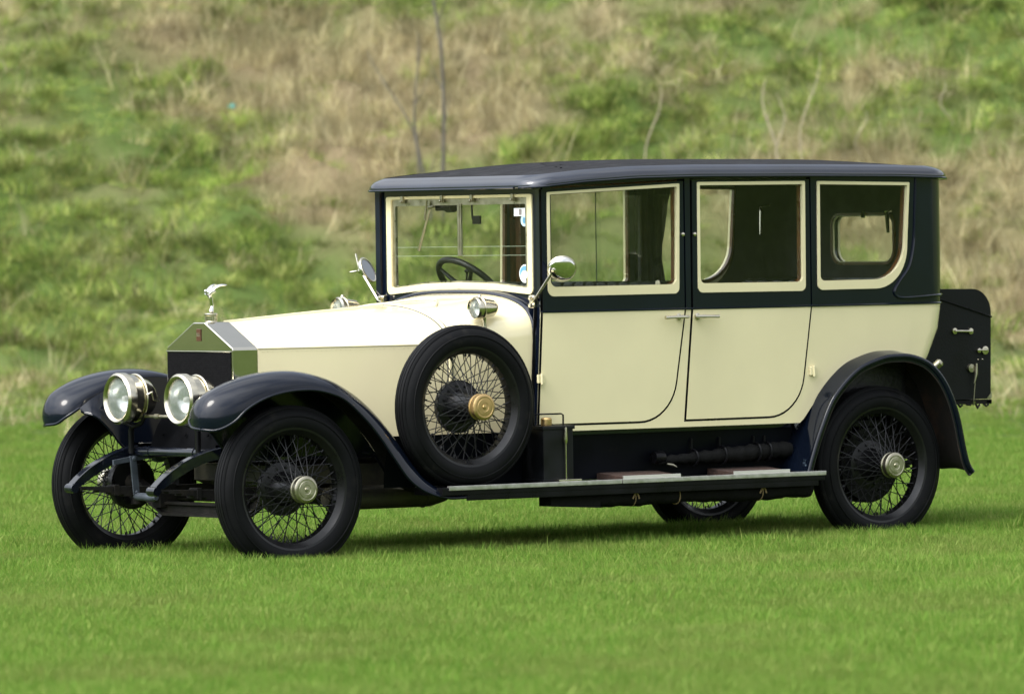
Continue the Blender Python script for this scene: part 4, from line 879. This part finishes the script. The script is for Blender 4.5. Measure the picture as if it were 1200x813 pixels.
for s in (-1, 1):
    mb = front_wing(); (mb if s < 0 else mb.mirror()).build('front_wing', [NAVYG, DIRTY], car, 50)
    rout = lambda q: -.862
    mb, tp_ = make_wing(RP, -.585, rout, lambda q: .036, 'rear_wing', None, flange=.024, pk=.35, crown=1.6, bead_r=.0145)
    (mb if s < 0 else mb.mirror()).build('rear_wing', [NAVYW, RUST], car, 40)
    wh = MB(); pts = [(p[0][0], s*.588, p[0][2]-.005) for p in tp_]; wh.add(pts+[(WB, s*.588, .50)], [(i, i+1, len(pts)) for i in range(len(pts)-1)]); wh.build('wheel_housing', DIRTY, car)
    # running board
    rb = MB(); Y = lambda a, b: (min(s*a, s*b), max(s*a, s*b))
    a, b = Y(.655, .895); rb.box((.80, a, .345), (3.20, b, .385), .004); board = rb.build('running_board', BLACK, car)
    rb = MB(); a, b = Y(.878, .9005); rb.box((.84, a, .370), (1.90, b, .3925), .003); rb.box((1.905, a, .370), (3.205, b, .3925), .003); rb.build('edge_strip', ALU, board)
    rb = MB(); a, b = Y(.885, .893)
    rb.box((.95, a, .318), (3.16, b, .350), .003); rb.build('board_valance', BLACK, board)
    for x0, x1 in ((1.925, 2.285), (2.625, 2.985)):
        rb = MB(); rb.loft([[(x, s*.655, .385), (x, s*.869, .385), (x, s*.869, .400), (x, s*.76, .410), (x, s*.668, .419), (x, s*.655, .416)] for x in np.linspace(x0, x1, 6)]); tm = rb.build('tread_mat', MATBR, board)
        rb = MB(); a, b = Y(.870, .880); rb.box((x0, a, .385), (x1, b, .4075), .002); rb.build('mat_edging', mat('pale_edging', (.62, .61, .56), .4, .6), tm)
    # side valance between body and board
    va = MB(); xs = np.linspace(.62, 3.15, 14)
    va.loft([[(x, s*.700, .640), (x, s*.690, .60), (x, s*.655, .46), (x, s*.650, .385)] for x in xs], False)
    va.build('side_valance', DULLN, car)
    vb = MB(); vb.box((1.70, s*.70-.012, .612), (3.13, s*.70+.012, .640), .006); vb.build('sill_moulding', NAVY, car)
# near-side fittings on the running board
tb = MB(); tb.box((1.455, -.845, .393), (1.640, -.665, .660), .006); tb.box((1.448, -.852, .650), (1.647, -.66, .668), .004); tb.box((1.448, -.85, .393), (1.645, -.66, .402), .003)
tbx = tb.build('battery_box', mat('black_box_paint', (.004, .0045, .0055), .4, spec=.25, noise=(9, .4), tint=((.03, .03, .03), 25, .64, .85)), car)
q = MB(); q.tube([(1.585, -.856, .40), (1.585, -.856, .62)], .0045, 6); q.tube([(1.585, -.857, .58), (1.583, -.857, .60), (1.585, -.857, .66)], [.006, .010, .006], 8); q.box((1.52, -.885, .392), (1.66, -.845, .402), .002); q.build('tie_rod', NICKEL, tbx)
q = MB(); q.lathe([(0, .668), (.026, .668), (.028, .675), (.028, .700), (.022, .708), (0, .71)], (1.515, -.79, 0), (0, 0, 1), 20); q.build('filler_cap', BRASS, tbx)
q = MB(); q.tube([(1.455, -.77, .668), (1.455, -.77, .722), (1.46, -.78, .726), (1.60, -.80, .726), (1.612, -.80, .72), (1.612, -.80, .668)], .0045, 6); q.build('wire_guard', BLACK, tbx)
# rolled canvas bundle strapped along the valance
bg_ = MB(); rings = []
for i, x in enumerate(np.linspace(2.27, 3.12, 40)):
    t = i/39; rz_ = .018+.022*min(t*1.6, 1)+.004*math.sin(i*1.9); ry = rz_*.9; rings.append([(x, -.705+ry*math.cos(a), .468+.034*t+rz_*math.sin(a)*(1+.07*math.sin(3*a+i*.8))) for a in np.linspace(0, 2*PI, 16, endpoint=False)])
bg_.loft(rings); bundle = bg_.build('canvas_roll', CANVAS, car, 60)
for x, rr_ in ((2.50, .040), (2.68, .046), (2.90, .047), (2.97, .047)):
    q = MB(); q.ring((x, -.705, .468+.034*(x-2.27)/.85), (1, 0, 0), rr_, .006, 24, 6); q.tube([(x, -.69, .49), (x, -.69, .575)], .006, 6); q.build('roll_strap', BLACK, bundle)
q = MB(); q.lathe([(0, -.03), (.03, -.03), (.034, 0), (.03, .03), (0, .03)], (2.28, -.70, .485), (1, 0, 0), 14); q.build('roll_end', BLACK, bundle)
q = MB(); q.tube([(2.30, -.745, .452), (2.33, -.75, .446), (2.36, -.745, .435)], [.006, .009, .005], 8); q.build('roll_buckle', OLDNICK, bundle)
# covered exhaust pipe slung under the board, tied with string
ex = MB(); rings = []
for i, x in enumerate(np.linspace(1.80, 3.16, 46)):
    rr_ = .050+.003*math.sin(i*.9)+.002*math.sin(i*2.3); rings.append([(x, -.80+rr_*math.cos(a), .303-.004*math.sin(i*.25)+rr_*.98*math.sin(a)) for a in np.linspace(0, 2*PI, 18, endpoint=False)])
ex.loft(rings)
ex.loft([[(1.50, -.74, .268), (1.50, -.84, .268), (1.50, -.84, .33), (1.50, -.74, .33)], [(1.80, -.74, .252), (1.80, -.85, .252), (1.80, -.85, .345), (1.80, -.74, .345)]])
exo = ex.build('covered_pipe', CANVAS, car, 50)
q = MB()
for x in (2.02, 2.30, 2.83): q.ring((x, -.80, .303), (1, .0, .12), .052, .003, 20, 6)
for x in (2.02, 2.83):
    for a in (-.6, .6): q.tube([(x, -.851, .325), (x+.02*a, -.856, .308), (x+.035*a, -.853, .290)], .0045, 6)
q.build('string_tie', STRING, exo)
# ------------------------------------------------------------------ lamps, mirrors
def lamp(name, c, rad_, length, stalk=None):
    c = Vector(c); o = MB()
    pr = [(rad_*.97, .0), (rad_*1.0, .004), (rad_*1.0, rad_*.30), (rad_*.95, rad_*.34), (rad_*.93, rad_*.62), (rad_*.90, rad_*.66), (rad_*.84, rad_*.95), (rad_*.70, length*.78), (rad_*.46, length*.92), (rad_*.22, length*.985), (.0, length)]
    o.lathe([(rad_*.755, .016), (rad_*.775, .004), (rad_*.82, -.005), (rad_*.90, -.009)] + pr, c, (1, 0, 0), 48); o.F = o.F[:-2] + [o.F[-1]]
    return o
for s in (-1, 1):
    c = Vector((-.33, s*.275, .839)); o = lamp('headlight', c, .128, .215)
    o.ring(c+Vector((.105, 0, 0)), (1, 0, 0), .117, .006, 48, 8); o.lathe([(0, .0), (.02, .0), (.018, .02), (.007, .03), (0, .034)], c+Vector((.205, 0, 0)), (1, 0, .2), 12)
    o.tube([c+Vector((.10, -.118, .02)), c+Vector((.115, -.135, .03)), c+Vector((.13, -.128, -.005)), c+Vector((.16, -.135, -.015))], [.006, .008, .006, .004], 8)
    hd = o.build('headlight', NICKEL, car, 50)
    q = MB(); n = 10
    q.lathe([(.098*math.sin(t*PI/2)**.9+.0, .014+.085*(1-t**2)) for t in np.linspace(1, .02, n)], c, (1, 0, 0), 40); q.F = q.F[:-2]; q.build('reflector', REFL, hd, 60)
    q = MB(); q.lathe([(0, -.002), (.055, .001), (.098, .007), (.098, .010), (.055, .004), (0, .001)], c, (1, 0, 0), 40); q.build('lens', LENS, hd, 60)
    q = MB(); q.lathe([(0, 0), (.012, .004), (.016, .02), (.012, .035), (0, .04)], c+Vector((.03, 0, 0)), (1, 0, 0), 14); q.build('bulb', plain('bulb_glass', (.6, .6, .55), .1), hd)
    q = MB(); q.tube([(-.235, s*.30, .565), (-.235, s*.30, .68), (-.235, s*.29, .70)], .014, 10); q.tube([(-.235, s*.275-.105, .76), (-.235, s*.275-.07, .715), (-.235, s*.275, .698), (-.235, s*.275+.07, .715), (-.235, s*.275+.105, .76)], .011, 10)
    q.build('lamp_bracket', BLACK, hd)
q = MB(); q.tube([(-.235, -.30, .752), (-.235, .30, .752)], .008, 10); q.lathe([(0, -.02), (.013, -.02), (.013, .02), (0, .02)], (-.235, .06, .752), (0, 1, 0), 10); q.lathe([(0, -.03), (.012, -.03), (.012, .03), (0, .03)], (-.235, .23, .752), (0, 1, 0), 10); q.build('lamp_tie_bar', OLDNICK, car)
for s in (-1, 1):
    c = Vector((1.225, s*.60, 1.256)); o = lamp('sidelight', c, .058, .135); o.ring(c+Vector((.03, 0, 0)), (1, 0, 0), .054, .005, 32, 8)
    o.tube([c+Vector((.055, 0, -.045)), c+Vector((.058, 0, -.075)), c+Vector((.060, -s*.002, -.115))], [.012, .008, .014], 10); o.lathe([(0, 0), (.012, 0), (.008, .012), (0, .014)], c+Vector((.03, 0, .056)), (0, 0, 1), 10)
    sd_ = o.build('sidelight', NICKEL, car, 50)
    q = MB(); q.lathe([(.048*math.sin(t*PI/2)**.9, .010+.035*(1-t**2)) for t in np.linspace(1, .02, 8)], c, (1, 0, 0), 28); q.F = q.F[:-2]; q.build('reflector', REFL, sd_, 60)
    q = MB(); q.lathe([(0, -.004), (.03, -.002), (.048, .003), (.048, .005), (0, -.001)], c, (1, 0, 0), 28); q.build('lens', LENS, sd_, 60)
for s in (-1, 1):
    cl_ = Vector((1.552, s*.655, 1.284)); m_ = Vector((1.595 if s < 0 else 1.580, s*(.832 if s < 0 else .850), 1.442)); o = MB()
    o.box((1.535, cl_.y-.022, 1.252), (1.560, cl_.y+.022, 1.318), .006); 
    for z in (1.266, 1.304): o.lathe([(0, 0), (.011, 0), (.011, .016), (0, .018)], (1.536, cl_.y, z), (-1, 0, 0), 10)
    o.tube([cl_+Vector((-.012, s*.0, 0)), cl_+Vector((-.018, s*.03, .012)), m_+Vector((-.042, -s*.012, .0))], [.012, .008, .0075], 10)
    o.lathe([(0, -.014), (.013, -.01), (.013, .01), (0, .014)], m_+Vector((-.042, -s*.01, 0)), (0, 1, 0), 12); o.tube([m_+Vector((-.042, -s*.01, 0)), m_+Vector((-.014, 0, 0))], .009, 8)
    if s > 0: o.tube([m_+Vector((-.042, 0, 0)), m_+Vector((-.045, .03, .09))], .005, 8); o.tube([m_+Vector((-.045, .02, .0)), m_+Vector((-.06, .06, -.005))], .005, 8)
    dr = Vector((-.50, s*.86, -.48)).normalized()
    mir = o.build('side_mirror', NICKEL, car)
    q = MB(); q.lathe([(.066, -.012), (.069, -.006), (.068, .002), (.060, .010), (.042, .019), (.020, .025), (0, .026)], m_, dr, 36); q.build('mirror_shell', CHROME, mir, 60)
    q = MB(); q.lathe([(0, -.0135), (.062, -.0135), (.062, -.0125), (0, -.0125)], m_, dr, 36); q.build('mirror_glass', mat('dark_mirror_glass', (.22, .23, .23), .08, 1.), mir)
    q = MB(); q.ring(m_-dr*.010, dr, .066, .0075, 40, 8); q.build('mirror_rim', NICKEL, mir, 60)
# ------------------------------------------------------------------ luggage trunk on the back
tk = rpoly([(4.12, .716, .0), (4.682, .716, .006), (4.692, 1.296, .125), (4.12, 1.302, 0)], 9)
tr = MB(); tr.loft([[(x, y, z) for x, z in tk] for y in (-.452, -.449, .449, .452)], True, True); 
tr.V = [(x, y*(1 if 1 else 1), z) for x, y, z in tr.V]
trunk = tr.build('luggage_trunk', mat('black_trunk_cloth', (.0045, .0055, .0055), .55, spec=.2, noise=(6, .4), bump=(80, .1), tint=((.02, .02, .019), 18, .66, .8)), car)
q = MB(); q.tube([(4.15, -.454, 1.295), (4.34, -.454, 1.247), (4.694, -.454, 1.148)], .005, 6); q.tube([(4.694, -.454, 1.148), (4.694, .454, 1.148)], .005, 6); q.build('lid_seam', BLACK, trunk)
q = MB(); q.lathe([(0, 0), (.018, 0), (.016, .010), (0, .012)], (4.435, -.452, 1.078), (0, -1, 0), 14); q.lathe([(0, 0), (.018, 0), (.016, .010), (0, .012)], (4.545, -.452, 1.075), (0, -1, 0), 14); q.tube([(4.435, -.465, 1.078), (4.47, -.478, 1.077), (4.51, -.478, 1.076), (4.545, -.465, 1.075)], .007, 8); q.build('trunk_handle', NICKEL, trunk)
q = MB(); q.lathe([(0, 0), (.014, 0), (.012, .014), (0, .016)], (4.597, -.452, .972), (0, -1, 0), 12); q.lathe([(.010, 0), (.022, .002), (.022, .012), (.010, .014)], (4.640, -.452, .972), (0, -1, 0), 16); q.tube([(4.585, -.462, .974), (4.650, -.466, .974)], .006, 8); q.lathe([(0, 0), (.005, 0), (0, .006)], (4.60, -.452, .925), (0, -1, 0), 8); q.lathe([(0, 0), (.005, 0), (0, .006)], (4.63, -.452, .925), (0, -1, 0), 8); q.build('trunk_lock', NICKEL, trunk)
q = MB(); q.lathe([(0, 0), (.024, 0), (.022, .012), (0, .014)], (4.545, -.452, .880), (0, -1, 0), 14); q.tube([(4.572, -.47, .905), (4.568, -.47, .85), (4.555, -.47, .80)], [.006, .009, .004], 8); q.tube([(4.560, -.47, .80), (4.550, -.468, .70)], .003, 6); q.tube([(4.553, -.467, .705), (4.55, -.467, .685)], [.010, .006], 8); q.build('hasp', OLDNICK, trunk)
q = MB(); q.loft([[(4.652, -.4545, .7175), (4.684, -.4545, .7175), (4.686, -.4545, .752)], [(4.652, -.4565, .7175), (4.684, -.4565, .7175), (4.686, -.4565, .752)]]); q.build('corner_plate', OLDNICK, trunk)
q = MB(); q.box((4.13, -.44, .690), (4.70, -.40, .712), .004); q.box((4.13, .40, .690), (4.70, .44, .712), .004); q.box((4.66, -.44, .688), (4.70, .44, .710), .004)
for i in range(5): q.tube([(4.40+.06*i, -.44-.01*(i % 2), .690), (4.41+.06*i, -.452, .668+.01*(i % 3)), (4.43+.06*i, -.445, .686)], .006, 6)
q.build('luggage_rack', DIRTY, car)
tl = MB(); tl.lathe([(0, 0), (.022, 0), (.022, .03), (.014, .04), (0, .042)], (4.02, -.80, .905), (.5, -.5, .6), 14); tl.build('wing_fitting', OLDNICK, car)
fix_parents()
